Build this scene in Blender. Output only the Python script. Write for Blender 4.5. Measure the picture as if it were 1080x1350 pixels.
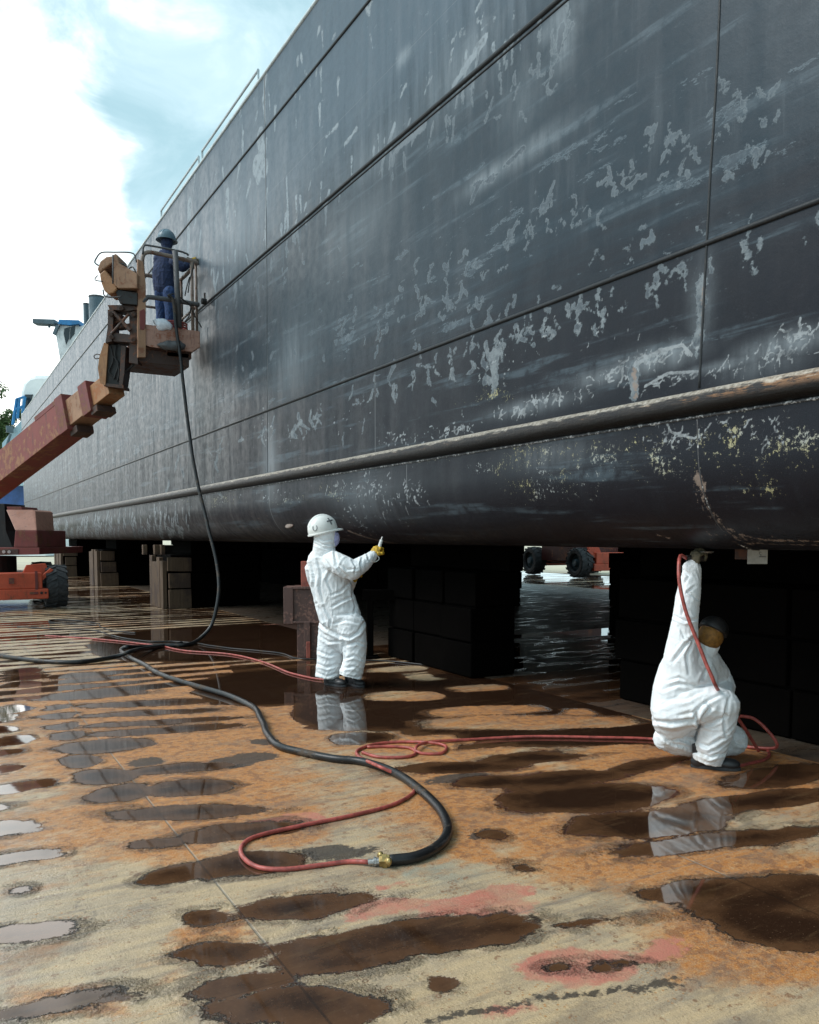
import bpy, math, random
import numpy as np
from mathutils import Vector, Matrix, noise as mn
random.seed(7); RNG = np.random.default_rng(7)
SC = bpy.context.scene
for o in list(bpy.data.objects): bpy.data.objects.remove(o)
# ------------------------------------------------------------ camera
PITCH = math.radians(4.0); YAW = math.radians(30.0); FPX = 1081.0; CH = 1.55
SHIFT = 33 + FPX*math.tan(PITCH)
cam = bpy.data.cameras.new('camera'); camo = bpy.data.objects.new('camera', cam)
SC.collection.objects.link(camo); SC.camera = camo
camo.location = (0, 0, CH); camo.rotation_euler = (math.pi/2-PITCH, 0, -YAW)
cam.sensor_fit = 'VERTICAL'; cam.sensor_height = 36; cam.sensor_width = 28.8
cam.lens = FPX/1350*36; cam.shift_y = SHIFT/1350; cam.clip_end = 2000; cam.clip_start = 0.05
# ------------------------------------------------------------ world, sun, exposure
SC.view_settings.view_transform = 'Standard'; SC.view_settings.look = 'None'
SC.view_settings.gamma = 1; SC.view_settings.exposure = 0.8
SUN_EL = math.radians(44); SUN_AZ = math.radians(-72)    # azimuth measured from +Y towards +X
W = bpy.data.worlds.new('World'); SC.world = W; W.use_nodes = True
# ------------------------------------------------------------ node helper
class NT:
    def __init__(s, nt):
        s.t = nt; s.t.nodes.clear()
    def n(s, typ, **kw):
        nd = s.t.nodes.new(typ)
        for k, v in kw.items(): setattr(nd, k, v)
        return nd
    def set(s, sock, v):
        if v is None: return
        if hasattr(v, 'is_output') or hasattr(v, 'links'): s.t.links.new(v, sock)
        else:
            try: sock.default_value = v
            except Exception:
                if isinstance(v, (int, float)): sock.default_value = (v, v, v, 1)[:len(sock.default_value)]
                else: sock.default_value = tuple(v)[:3] if len(sock.default_value) == 3 else tuple(v)+(1,)
    def m(s, op, a, b=None, c=None, clamp=False):
        nd = s.n('ShaderNodeMath', operation=op, use_clamp=clamp)
        for i, v in enumerate((a, b, c)): s.set(nd.inputs[i], v)
        return nd.outputs[0]
    def mix(s, f, a, b, mode='MIX'):
        nd = s.n('ShaderNodeMix', data_type='RGBA', blend_type=mode)
        s.set(nd.inputs[0], f)
        for i, v in ((6, a), (7, b)):
            if isinstance(v, tuple) and len(v) == 3: v = v+(1,)
            s.set(nd.inputs[i], v)
        return nd.outputs[2]
    def fm(s, f, a, b):
        nd = s.n('ShaderNodeMix', data_type='FLOAT')
        s.set(nd.inputs[0], f); s.set(nd.inputs[2], a); s.set(nd.inputs[3], b)
        return nd.outputs[0]
    def sc(s, vec, x, y, z, off=(0, 0, 0)):
        nd = s.n('ShaderNodeMapping'); s.set(nd.inputs[0], vec)
        nd.inputs['Scale'].default_value = (x, y, z); nd.inputs['Location'].default_value = off
        return nd.outputs[0]
    def noise(s, vec, scale, detail=4, rough=.55, dist=0, color=False):
        nd = s.n('ShaderNodeTexNoise'); s.set(nd.inputs['Vector'], vec)
        nd.inputs['Scale'].default_value = scale; nd.inputs['Detail'].default_value = detail
        nd.inputs['Roughness'].default_value = rough; nd.inputs['Distortion'].default_value = dist
        return nd.outputs[1 if color else 0]
    def vor(s, vec, scale, feature='F1', out=0, rnd=1):
        nd = s.n('ShaderNodeTexVoronoi', feature=feature); s.set(nd.inputs['Vector'], vec)
        nd.inputs['Scale'].default_value = scale; nd.inputs['Randomness'].default_value = rnd
        return nd.outputs[out]
    def step(s, v, lo, hi, a=0., b=1.):
        nd = s.n('ShaderNodeMapRange', interpolation_type='SMOOTHSTEP')
        s.set(nd.inputs[0], v); s.set(nd.inputs[1], lo); s.set(nd.inputs[2], hi)
        s.set(nd.inputs[3], a); s.set(nd.inputs[4], b)
        return nd.outputs[0]
    def attr(s, name, out=2):
        return s.n('ShaderNodeAttribute', attribute_name=name).outputs[out]
    def pos(s): return s.n('ShaderNodeTexCoord').outputs['Object']
    def xyz(s, v):
        nd = s.n('ShaderNodeSeparateXYZ'); s.set(nd.inputs[0], v); return nd.outputs
    def bump(s, h, strength, dist, normal=None):
        nd = s.n('ShaderNodeBump'); s.set(nd.inputs['Height'], h)
        s.set(nd.inputs['Strength'], strength); nd.inputs['Distance'].default_value = dist
        if normal is not None: s.set(nd.inputs['Normal'], normal)
        return nd.outputs[0]
    def bsdf(s, col, rough, metal=0., normal=None, spec=None, coat=None, ior=None):
        b = s.n('ShaderNodeBsdfPrincipled'); o = s.n('ShaderNodeOutputMaterial')
        if isinstance(col, tuple) and len(col) == 3: col = col+(1,)
        s.set(b.inputs['Base Color'], col); s.set(b.inputs['Roughness'], rough); s.set(b.inputs['Metallic'], metal)
        if normal is not None: s.set(b.inputs['Normal'], normal)
        if spec is not None: s.set(b.inputs['Specular IOR Level'], spec)
        if coat is not None: s.set(b.inputs['Coat Weight'], coat)
        if ior is not None: s.set(b.inputs['IOR'], ior)
        s.t.links.new(b.outputs[0], o.inputs[0]); return b
def newmat(name):
    m = bpy.data.materials.new(name); m.use_nodes = True; return m, NT(m.node_tree)
# world: pale overcast over a Nishita sky
nt = NT(W.node_tree)
sky = nt.n('ShaderNodeTexSky', sky_type='NISHITA', sun_disc=False)
sky.sun_elevation = SUN_EL; sky.sun_rotation = SUN_AZ; sky.air_density = 1; sky.dust_density = 1.5; sky.ozone_density = 2
gv = nt.n('ShaderNodeTexCoord').outputs['Generated']
dirv = Vector((-.06, .965, .24)).normalized()
dp = nt.n('ShaderNodeVectorMath', operation='DOT_PRODUCT'); nt.set(dp.inputs[0], gv); dp.inputs[1].default_value = dirv
cn = nt.noise(nt.sc(gv, 1, 1, 1.9, (1.3, .4, 2.2)), 2.3, 7, .52, .35)
cn2 = nt.noise(nt.sc(gv, 1, 1, 1.8, (4.3, 1.4, .2)), 7, 7, .6, .5)
near = nt.step(dp.outputs['Value'], .932, .991)
cl = nt.m('ADD', nt.m('ADD', nt.m('MULTIPLY', nt.m('SUBTRACT', cn, .5), 1.5), nt.m('MULTIPLY', nt.m('SUBTRACT', cn2, .5), .55)), nt.m('MULTIPLY', near, .55))
cf = nt.step(cl, .16, .56)
thin = nt.mix(nt.step(cn2, .3, .75), (3.0, 4.7, 5.1), (4.9, 6.5, 6.9))
base = nt.mix(.82, sky.outputs[0], thin)
up = nt.xyz(gv)[2]
base = nt.mix(nt.step(up, .25, -.02), base, (6.6, 8.2, 8.6))
glow = nt.step(dp.outputs['Value'], .80, .99)
col = nt.mix(cf, base, nt.mix(glow, (9.0, 9.8, 10.0), (17., 17., 16.5)))
bg = nt.n('ShaderNodeBackground'); nt.set(bg.inputs[0], col); bg.inputs[1].default_value = .1
wo = nt.n('ShaderNodeOutputWorld'); nt.t.links.new(bg.outputs[0], wo.inputs[0])
sun = bpy.data.lights.new('sun', 'SUN'); sun.energy = 1.5; sun.angle = math.radians(30); sun.color = (1, .99, .97)
suno = bpy.data.objects.new('sun', sun); SC.collection.objects.link(suno)
sd = Vector((math.sin(SUN_AZ)*math.cos(SUN_EL), math.cos(SUN_AZ)*math.cos(SUN_EL), math.sin(SUN_EL)))
suno.rotation_euler = sd.to_track_quat('Z', 'Y').to_euler(); suno.location = (-20, 0, 30)
# ------------------------------------------------------------ tracing helpers (photo point -> place in the world)
_F = Vector((math.sin(YAW)*math.cos(PITCH), math.cos(YAW)*math.cos(PITCH), -math.sin(PITCH)))
_R = Vector((math.cos(YAW), -math.sin(YAW), 0)); _U = _R.cross(_F)
HF = Vector((math.sin(YAW), math.cos(YAW), 0))
def ray(px, py): return _F + _R*((px-540)/FPX) + _U*((675-py+SHIFT)/FPX)
def at(px, py, d):                      # d = horizontal distance along the view azimuth
    r = ray(px, py); return Vector((0, 0, CH)) + r*(d/r.dot(HF))
def gnd(px, py, z=0.):
    r = ray(px, py); return Vector((0, 0, CH)) + r*((z-CH)/r.z)
D = 3.95; BR = .58; BZ = 2.05; ZTOP = 7.62; BEAM = 17.0
def hsv(px, py):                        # hull coordinates (s, v)
    r = ray(px, py); t = D/r.x; z = CH+t*r.z
    if z > BZ: return t*r.y, z
    cx = D+BR; a = r.x**2+r.z**2; b = 2*(-cx*r.x+(CH-BZ)*r.z); c = cx*cx+(CH-BZ)**2-BR*BR
    q = b*b-4*a*c
    t = (-b-math.sqrt(q))/(2*a) if q > 0 else -b/(2*a)
    x = t*r.x; z = CH+t*r.z
    ang = math.atan2(BZ-z, cx-x)
    return t*r.y, BZ-max(0, min(math.pi/2, ang))*BR
# ------------------------------------------------------------ mesh helpers
INV = {}                                # object -> inverse world matrix used for its mesh data
class MB:
    def __init__(s): s.v = []; s.f = []
    def add(s, vs, fs):
        o = len(s.v); s.v += [Vector(v) for v in vs]; s.f += [tuple(i+o for i in f) for f in fs]; return s
    def box(s, c, size, rot=None):
        c = Vector(c); h = Vector(size)/2
        vs = [Vector((x*h.x, y*h.y, z*h.z)) for x in (-1, 1) for y in (-1, 1) for z in (-1, 1)]
        if rot is not None: vs = [rot @ v for v in vs]
        return s.add([v+c for v in vs], [(0, 1, 3, 2), (4, 6, 7, 5), (0, 4, 5, 1), (2, 3, 7, 6), (0, 2, 6, 4), (1, 5, 7, 3)])
    def prism(s, pts, ext):             # closed polygon pts (Vectors) extruded by vector ext
        n = len(pts); ext = Vector(ext); pts = [Vector(p) for p in pts]
        return s.add(pts+[p+ext for p in pts], [tuple(range(n))[::-1], tuple(range(n, 2*n))]+[(i, (i+1) % n, n+(i+1) % n, n+i) for i in range(n)])
    def tube(s, pts, r, n=10, smooth=True, cap=True):
        pts = [Vector(p) for p in pts]
        rs = r if isinstance(r, (list, tuple)) else [r]*len(pts)
        up = None; rings = []
        for i, p in enumerate(pts):
            t = (pts[min(i+1, len(pts)-1)]-pts[max(i-1, 0)])
            t = t.normalized() if t.length > 1e-9 else Vector((0, 0, 1))
            if up is None:
                up = t.orthogonal().normalized()
            up = (up-t*up.dot(t)); up = up.normalized() if up.length > 1e-6 else t.orthogonal().normalized()
            b = t.cross(up)
            rings.append([p+(up*math.cos(a)+b*math.sin(a))*rs[i] for a in [2*math.pi*k/n for k in range(n)]])
        vs = [v for rr in rings for v in rr]
        fs = [(i*n+k, i*n+(k+1) % n, (i+1)*n+(k+1) % n, (i+1)*n+k) for i in range(len(pts)-1) for k in range(n)]
        if cap: fs += [tuple(range(n))[::-1], tuple(range((len(pts)-1)*n, len(pts)*n))]
        return s.add(vs, fs)
    def ell(s, c, rad, rot=None, nu=20, nv=12, zmin=-1.):
        c = Vector(c); vs = []; fs = []
        t0 = math.acos(max(-1, min(1, zmin)))
        for j in range(nv+1):
            th = t0*j/nv
            for i in range(nu):
                a = 2*math.pi*i/nu
                v = Vector((rad[0]*math.sin(th)*math.cos(a), rad[1]*math.sin(th)*math.sin(a), rad[2]*math.cos(th)))
                if rot is not None: v = rot @ v
                vs.append(c+v)
        for j in range(nv):
            for i in range(nu): fs.append((j*nu+i, j*nu+nu+i, j*nu+nu+(i+1) % nu, j*nu+(i+1) % nu))
        fs.append(tuple(range(nv*nu, nv*nu+nu))[::-1])
        return s.add(vs, fs)
    def mesh(s, name, inv=None):
        me = bpy.data.meshes.new(name)
        vs = [inv @ v for v in s.v] if inv is not None else s.v
        me.from_pydata([tuple(v) for v in vs], [], s.f); me.validate(); me.update(); return me
    def build(s, name, mat, parent=None, smooth=False, bevel=0, sub=0, xf=None):
        if xf is not None: s.v = [xf @ v for v in s.v]
        if parent is not None: inv = INV[parent.name]
        else:
            lo = [min(v[i] for v in s.v) for i in range(3)]; hi = [max(v[i] for v in s.v) for i in range(3)]
            inv = Matrix.Translation((-(lo[0]+hi[0])/2, -(lo[1]+hi[1])/2, -lo[2]))
        me = s.mesh(name, inv); return link(name, me, mat, parent, inv, smooth, bevel, sub)
def link(name, me, mat, parent, inv, smooth=False, bevel=0, sub=0):
    o = bpy.data.objects.new(name, me); SC.collection.objects.link(o); INV[o.name] = inv
    if mat: me.materials.append(mat)
    if parent is not None: o.parent = parent
    else: o.matrix_world = inv.inverted()
    bm_fix(me)
    if smooth: me.polygons.foreach_set('use_smooth', [True]*len(me.polygons))
    if smooth == 'auto':
        try: me.set_sharp_from_angle(angle=math.radians(40))
        except Exception: pass
    if bevel:
        b = o.modifiers.new('bevel', 'BEVEL'); b.width = bevel; b.segments = 2; b.limit_method = 'ANGLE'
    if sub:
        b = o.modifiers.new('sub', 'SUBSURF'); b.levels = sub; b.render_levels = sub
    return o
import bmesh
def bm_fix(me):
    if len(me.vertices) > 60000: return
    bm = bmesh.new(); bm.from_mesh(me); bmesh.ops.recalc_face_normals(bm, faces=bm.faces); bm.to_mesh(me); bm.free()
def tag(o, label=None, cat=None, group=None, kind=None):
    for k, v in (('label', label), ('category', cat), ('group', group), ('kind', kind)):
        if v: o[k] = v
    return o
def empty(name, loc, label, cat, group=None, rz=0.):
    o = bpy.data.objects.new(name, None); SC.collection.objects.link(o)
    o.empty_display_size = .2
    o.matrix_world = Matrix.Translation(loc) @ Matrix.Rotation(rz, 4, 'Z'); INV[o.name] = o.matrix_world.inverted()
    return tag(o, label, cat, group)
def spline(pts, step=.03):
    P = [Vector(p) for p in pts]; out = []
    P = [P[0]*2-P[1]]+P+[P[-1]*2-P[-2]]
    for i in range(1, len(P)-2):
        n = max(2, int((P[i+1]-P[i]).length/step))
        for k in range(n):
            t = k/n; a, b, c, d = P[i-1:i+3]
            out.append(.5*((2*b)+(c-a)*t+(2*a-5*b+4*c-d)*t*t+(-a+3*b-3*c+d)*t**3))
    out.append(P[-2]); return out
# numpy value noise
_T = RNG.random((256, 256))
def vn(x, y):
    xi = np.floor(x).astype(int); yi = np.floor(y).astype(int); fx = x-xi; fy = y-yi
    fx = fx*fx*(3-2*fx); fy = fy*fy*(3-2*fy)
    g = lambda a, b: _T[a % 256, b % 256]
    return (g(xi, yi)*(1-fx)+g(xi+1, yi)*fx)*(1-fy)+(g(xi, yi+1)*(1-fx)+g(xi+1, yi+1)*fx)*fy
def fbm(x, y, o=4):
    s = 0; a = .5; t = 0
    for i in range(o):
        s = s+a*vn(x*2**i+17*i, y*2**i+31*i); t += a; a *= .55
    return s/t
# ------------------------------------------------------------ materials
def metal_paint(name, col, rust=(.16, .06, .03), amt=.5, rough=.5, scale=3., dirt=(.05, .04, .035), metal=0., bumpy=.25):
    m, t = newmat(name); p = t.pos()
    a = t.noise(p, scale, 8, .62); b = t.noise(p, scale*5, 6, .6); c = t.noise(t.sc(p, 6, 6, 1), scale, 5, .6)
    col_ = t.mix(t.step(a, .35, .7), col, tuple(x*.72 for x in col))
    col_ = t.mix(t.m('MULTIPLY', t.step(c, .55, .75), .6), col_, dirt)
    rm = t.step(t.m('ADD', t.m('MULTIPLY', a, .6), t.m('MULTIPLY', b, .4)), .62-.22*amt, .66-.12*amt)
    col_ = t.mix(rm, col_, t.mix(b, rust, tuple(x*1.8 for x in rust)))
    r = t.fm(rm, rough, .8)
    t.bsdf(col_, r, metal, t.bump(t.m('ADD', b, t.m('MULTIPLY', rm, .3)), bumpy, .01), spec=.4)
    return m
M_red = metal_paint('red_paint', (.33, .045, .03), amt=.25)
M_orange = metal_paint('orange_red_paint', (.60, .10, .045), amt=.2)
M_maroon = metal_paint('maroon_paint', (.20, .05, .045), (.13, .06, .035), amt=.5)
M_tan = metal_paint('tan_dusty_paint', (.36, .20, .12), (.16, .07, .04), amt=.45)
M_pinkish = metal_paint('pinkish_rusty_paint', (.45, .25, .19), (.2, .08, .05), amt=.5, scale=6)
M_rail = metal_paint('dusty_rail_paint', (.22, .17, .14), (.1, .05, .035), amt=.5, scale=8)
M_greypipe = metal_paint('grey_pipe', (.09, .09, .095), (.05, .04, .035), amt=.4, scale=8)
M_darkrust = metal_paint('dark_rusty_steel', (.06, .035, .028), (.09, .04, .025), amt=.6, scale=5)
M_brown = metal_paint('brown_steel', (.11, .06, .05), (.17, .09, .07), amt=.6, scale=6)
M_redpost = metal_paint('red_worn_post', (.38, .10, .07), (.15, .05, .04), amt=.5, scale=12)
M_black = metal_paint('black_steel', (.012, .011, .011), (.02, .012, .01), amt=.4)
M_white = metal_paint('white_paint', (.78, .80, .80), (.4, .3, .2), amt=-.2)
M_blue = metal_paint('blue_paint', (.03, .22, .50), (.1, .1, .12), amt=-.1)
M_greyb = metal_paint('blue_grey_paint', (.10, .15, .18), (.08, .08, .08), amt=.1)
M_lightrail = metal_paint('pale_rail', (.6, .66, .68), (.3, .25, .2), amt=0)
def simple(name, col, rough=.5, noise_=.2, scale=20, metal=0, bumpy=.1, spec=.5):
    m, t = newmat(name); p = t.pos(); a = t.noise(p, scale, 5, .6)
    t.bsdf(t.mix(t.step(a, .3, .7), tuple(x*(1-noise_) for x in col), tuple(min(1, x*(1+noise_)) for x in col)), rough, metal, t.bump(a, bumpy, .005), spec=spec)
    return m
M_rubber = simple('tyre_rubber', (.036, .037, .040), .75, .4, 12, bumpy=.3)
M_glass = simple('dark_glass', (.02, .03, .035), .08, .1, 3, bumpy=0)
M_bhose = metal_paint('black_hose_rubber', (.014, .014, .015), (.05, .036, .026), amt=.45, rough=.36, scale=5, dirt=(.03, .026, .022), bumpy=.12)
M_rhose = simple('red_hose_rubber', (.36, .075, .06), .42, .35, 25, bumpy=.1)
M_brass = simple('brass', (.35, .25, .10), .35, .4, 40, metal=.8)
M_steel = simple('worn_steel', (.35, .34, .33), .4, .4, 60, metal=.8)
M_tape = simple('white_tape', (.62, .62, .6), .6, .2, 60)
M_boot = simple('black_boot_rubber', (.02, .02, .022), .45, .3, 40)
M_navy = simple('navy_cloth', (.016, .028, .075), .85, .35, 30, bumpy=.3)
M_jeans = simple('blue_jeans', (.02, .05, .14), .85, .4, 30, bumpy=.3)
M_bluehat = simple('blue_grey_helmet', (.11, .17, .21), .4, .15, 20)
M_glove = simple('yellow_glove', (.50, .30, .02), .7, .5, 45, bumpy=.4)
M_glovedark = simple('dark_olive_glove', (.07, .055, .03), .8, .4, 45, bumpy=.4)
M_grey = simple('dark_grey_print', (.10, .11, .12), .6)
M_helmet = simple('white_helmet', (.80, .80, .77), .28, .05, 18, bumpy=.03)
M_face = simple('lilac_face_cloth', (.42, .42, .66), .8, .25, 40)
M_skin = simple('skin', (.28, .15, .10), .55, .1, 40)
M_goggle = simple('dark_blue_goggles', (.015, .02, .07), .15)
M_ochre = simple('ochre_hood', (.20, .09, .014), .7, .35, 40)
M_rag = simple('white_rag', (.68, .70, .76), .85, .1, 20)
def suit_mat():
    m, t = newmat('white_coverall'); p = t.pos()
    a = t.noise(p, 5, 6, .6); b = t.noise(p, 90, 3, .5); z = t.xyz(p)[2]
    c = t.mix(t.m('MULTIPLY', t.step(a, .52, .8), .35), (.84, .86, .88), (.62, .60, .56))
    low = t.m('MULTIPLY', t.m('MAXIMUM', t.step(z, .42, .02), t.m('MULTIPLY', t.step(t.noise(p, 3.5, 5, .6), .5, .62), .7)), t.step(t.noise(p, 16, 7, .7), .42, .66))
    c = t.mix(t.m('MULTIPLY', low, .55), c, (.45, .40, .33))
    w = t.noise(t.sc(p, 1, 1, 1.3), 13, 4, .55, .9)
    rid = t.m('ABSOLUTE', t.m('SUBTRACT', w, .5))
    cre = t.m('POWER', t.m('SUBTRACT', 1., t.m('MULTIPLY', rid, 2.4), clamp=True), 3.); cr2 = t.noise(t.sc(p, 1, 1, 1.5, (3, 1, 2)), 24, 3, .5, 1.2); c2 = t.m('POWER', t.m('SUBTRACT', 1., t.m('MULTIPLY', t.m('ABSOLUTE', t.m('SUBTRACT', cr2, .5)), 3.), clamp=True), 3.)
    n = t.bump(t.m('ADD', t.m('MULTIPLY', cre, .22), t.m('MULTIPLY', b, .02)), .35, .012)
    t.bsdf(c, .6, 0, n, spec=.3); return m
M_suit = suit_mat()
# ------------------------------------------------------------ dock floor
def grid_mesh(name, X, Y, zfun=None):
    nx, ny = len(X), len(Y)
    gx, gy = np.meshgrid(X, Y)
    co = np.zeros((ny*nx, 3)); co[:, 0] = gx.ravel(); co[:, 1] = gy.ravel()
    i = np.arange((ny-1)*(nx-1)); r = i//(nx-1); c = i % (nx-1); a = r*nx+c
    return co, np.stack([a, a+1, a+nx+1, a+nx], 1), gx, gy
def np_mesh(name, co, quads):
    me = bpy.data.meshes.new(name)
    me.vertices.add(len(co)); me.vertices.foreach_set('co', co.ravel().astype(np.float32))
    me.loops.add(quads.size); me.loops.foreach_set('vertex_index', quads.ravel().astype(np.int32))
    me.polygons.add(len(quads)); me.polygons.foreach_set('loop_start', np.arange(0, quads.size, 4, dtype=np.int32))
    me.polygons.foreach_set('loop_total', np.full(len(quads), 4, dtype=np.int32))
    me.update(calc_edges=True); me.validate(); return me
def setattr_f(me, name, arr):
    a = me.attributes.new(name, 'FLOAT', 'POINT'); a.data.foreach_set('value', np.ascontiguousarray(arr.ravel(), dtype=np.float32))
Xs = np.concatenate([[-600, -150, -60, -25, -14], np.arange(-9, 9.01, .03), np.arange(9.1, 24, .15), [30, 60, 200, 600]])
ys = [1.0]
while ys[-1] < 45: ys.append(ys[-1]+max(.014, .0052*ys[-1]))
Ys = np.concatenate([[-600, -100, -20, -4, 0, .6], ys, [60, 120, 300, 900]])
co, qd, GX, GY = grid_mesh('dock_floor', Xs, Ys)
PUD = np.full(GX.shape, -.5); DRY = np.full(GX.shape, -.5); PINK = np.full(GX.shape, -.5); GREEN = np.zeros(GX.shape); RUST = np.zeros(GX.shape); STAIN_SHADE = np.full(GX.shape, -.5)
WX = (fbm(GX*2.1+5, GY*2.6+1, 4)-.5)*.34; WY = (fbm(GX*1.6+50, GY*4+21, 4)-.5)*.13
def lens(px1, py1, px2, py2, hw):
    a = gnd(px1, py1); b = gnd(px2, py2); c = (a+b)/2
    d = (b-a); L = d.length/2+1e-4; u = d.normalized(); n = Vector((-u.y, u.x, 0))
    mx, my = (px1+px2)/2, (py1+py2)/2
    w = abs((gnd(mx, my+hw)-gnd(mx, my-hw)).dot(n))/2
    w = max(w, .012); L = max(L, w)
    return c, u, n, L, w
def put(F, px1, py1, px2, py2, hw, soft=None, p=2.6):
    c, u, n, L, w = lens(px1, py1, px2, py2, hw)
    i0, i1 = np.searchsorted(Ys, [c.y-L*abs(u.y)-w-.5, c.y+L*abs(u.y)+w+.5]); j0, j1 = np.searchsorted(Xs, [c.x-L-.5, c.x+L+.5])
    x = GX[i0:i1, j0:j1]+WX[i0:i1, j0:j1]-c.x; y = GY[i0:i1, j0:j1]+WY[i0:i1, j0:j1]-c.y
    U = np.abs(x*u.x+y*u.y)/L; N = np.abs(x*n.x+y*n.y)/w
    r = (U**p+N**p)**(1/p)
    if soft is None: F[i0:i1, j0:j1] = np.maximum(F[i0:i1, j0:j1], np.clip(w*(1-r), -.5, .5))
    else: F[i0:i1, j0:j1] = np.maximum(F[i0:i1, j0:j1], soft*np.clip(1.6-r*1.1, 0, 1))
PUDS = [(12,886,60,882,4),(10,895,60,891,4),(14,904,60,899,5),(62,893,150,887,4),(62,900,135,893,3),
 (38,922,190,912,5),(50,934,90,932,4),(95,932,285,924,5),(58,945,88,944,5),(94,945,290,935,4),(72,958,100,957,5),(104,958,315,947,4),
 (76,971,108,969,6),(112,969,320,957,5),(76,988,212,977,9),(85,1003,145,1002,10),(95,1026,170,1020,13),(165,1020,300,1008,8),(110,1050,190,1046,13),(170,1045,312,1037,12),
 (137,1077,362,1066,10),(165,1114,240,1108,8),(225,1105,395,1088,11),(190,1153,268,1150,13),(262,1143,385,1136,17),(240,1213,312,1208,13),(308,1202,492,1183,17),
 (235,1264,355,1256,18),(350,1258,705,1216,24),(245,1306,385,1292,15),(272,1334,498,1326,30),(345,1275,520,1262,20),
 (-20,1066,26,1062,5),(-30,1094,56,1089,12),(-30,1136,48,1131,9),(22,1171,56,1168,6),(-30,1236,92,1230,12),(-30,1336,152,1316,13),
 (-12,937,20,935,6),(-14,948,28,946,6),(-20,962,38,959,6),(-20,978,38,976,7),(-20,994,32,992,5),(-20,1017,24,1014,6),(-30,1045,70,1030,9),
 (412,957,492,956,7),(433,975,520,970,10),(530,963,624,962,8),(652,957,703,957,4),(600,984,730,978,5),(528,1013,700,1006,9),(640,1003,780,992,9),(740,990,872,978,7),
 (588,1034,700,1030,11),(640,1040,845,1014,13),(800,1020,900,1000,9),(662,1060,885,1044,22),(745,1095,965,1075,21),(880,1075,1100,1040,15),(815,1124,1100,1088,14),(950,1035,1100,1012,14),
 (865,1180,1010,1172,20),(940,1215,1110,1215,36),(900,1200,1110,1175,26),(1000,1180,1120,1165,22),(540,1236,712,1218,17),(705,1222,808,1213,5),(563,1298,607,1294,13),(610,1098,660,1106,8),
 (665,1147,705,1148,5),(785,1277,812,1275,5),(800,1267,842,1268,4),(735,1275,752,1275,3)]
for q in PUDS: put(PUD, *q[:4], q[4]*.92, p=2.1)
# wide shallow pool round the standing man and on under the hull
for q in [(300,905,500,900,24),(420,925,660,930,30),(190,850,420,838,22),(600,950,860,945,34),(560,890,900,925,26)]: put(PUD, *q)
rib = np.abs(((GY-5.54)/.385+.5) % 1-.5)*.385; ribk = np.floor((GY-5.54)/.385+.5)
zone = np.clip((GY-7.9)/1.2, 0, 1)
hw = .20*(fbm(GX*.55+3*vn(ribk*3.7, ribk*.0+2)*2, ribk*7.31)*1.75-.42+.22*np.clip((GX-2.2)/1.5, 0, 1)+.12*np.clip((GY-12)/10, 0, 1))
far = hw-rib*1.0
PUD = np.where(zone > .5, np.maximum(PUD, far), PUD)
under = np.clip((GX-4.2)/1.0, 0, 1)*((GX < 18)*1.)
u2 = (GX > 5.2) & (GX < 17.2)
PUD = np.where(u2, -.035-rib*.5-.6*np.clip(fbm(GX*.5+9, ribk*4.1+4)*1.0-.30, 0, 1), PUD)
near_man = np.clip((GX-2.6)/1.0, 0, 1)*np.clip((GY-5.4)/1.0, 0, 1)*np.clip((11-GY)/2, 0, 1)
PUD = np.maximum(PUD, np.where(near_man > .3, .10-rib*.45-.5*np.clip(fbm(GX*.9+5, ribk*5.1)-.5, 0, 1), -1))
for q in [(484,917,572,916,6),(565,940,640,936,7),(540,895,572,892,5),(545,918,582,916,6),(598,909,668,906,5),(560,940,712,934,7),(540,955,840,950,10),(735,940,790,938,5),
          (430,898,475,893,4),(480,885,560,880,4),(720,990,880,985,6),(560,876,610,874,3),(515,984,600,980,12)]: put(DRY, *q)
PUD = np.where(DRY > -.03, np.minimum(PUD, -DRY-.0), PUD)
PUD += (fbm(GX*7, GY*9, 3)-.5)*.045*(PUD > -.3)
for q in [(620,1197,40,0,0)]: pass
for q in [(545,1208,700,1190,20),(600,1190,690,1180,12),(710,1285,850,1268,26),(830,1275,890,1248,13),(500,1170,560,1158,8),(365,828,400,824,7),(330,1085,420,1075,5),(640,1340,700,1335,8),(480,1200,560,1190,10)]: put(PINK, *q, p=2)
PINK += (fbm(GX*5, GY*6, 4)-.5)*.16*(PINK > -.4)
for q in [(60,925,330,905,50),(80,990,330,960,60),(110,1060,380,1030,60),(60,1090,160,1085,45),(120,1120,300,1100,30),(560,1060,760,1050,60),(640,1120,960,1100,55),(760,1020,1080,1000,50),(440,985,700,975,22),
          (880,1150,1100,1130,25),(290,925,480,925,20),(500,935,860,925,30),(240,1235,340,1225,22),(860,1230,1100,1240,60),(330,1110,420,1085,25),(560,1080,660,1150,20),(20,1300,160,1340,20)]: put(RUST, *q, soft=1, p=2)
RUST = np.maximum(RUST*(.78+.22*(GX > 1.0)), .5*np.clip((fbm(GX*1.3+71, GY*3.1+13, 5)-.52)*6, 0, 1)*np.clip((7.5-GY)/2, 0, 1))
RUST = np.maximum(RUST, .55*np.clip((fbm(GX*.7+40, GY*.8)-.45)*4, 0, 1)*np.clip((GY-7)/3, 0, 1))
for q in [(175,1003,240,1000,7),(480,1140,620,1150,18)]: put(GREEN, *q, soft=1, p=2)
for q in [(385,1128,470,1122,9),(430,1133,500,1120,6),(280,1010,330,1000,9),(330,980,350,978,5),(560,1030,640,1020,6),(700,1325,775,1316,3),(790,1314,862,1303,3),(575,1343,680,1331,4),(610,1095,650,1105,8),(180,1005,225,1000,5),(600,1105,645,1098,5),(855,1300,900,1290,5),(300,1000,360,996,6)]: put(STAIN_SHADE, *q)
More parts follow.
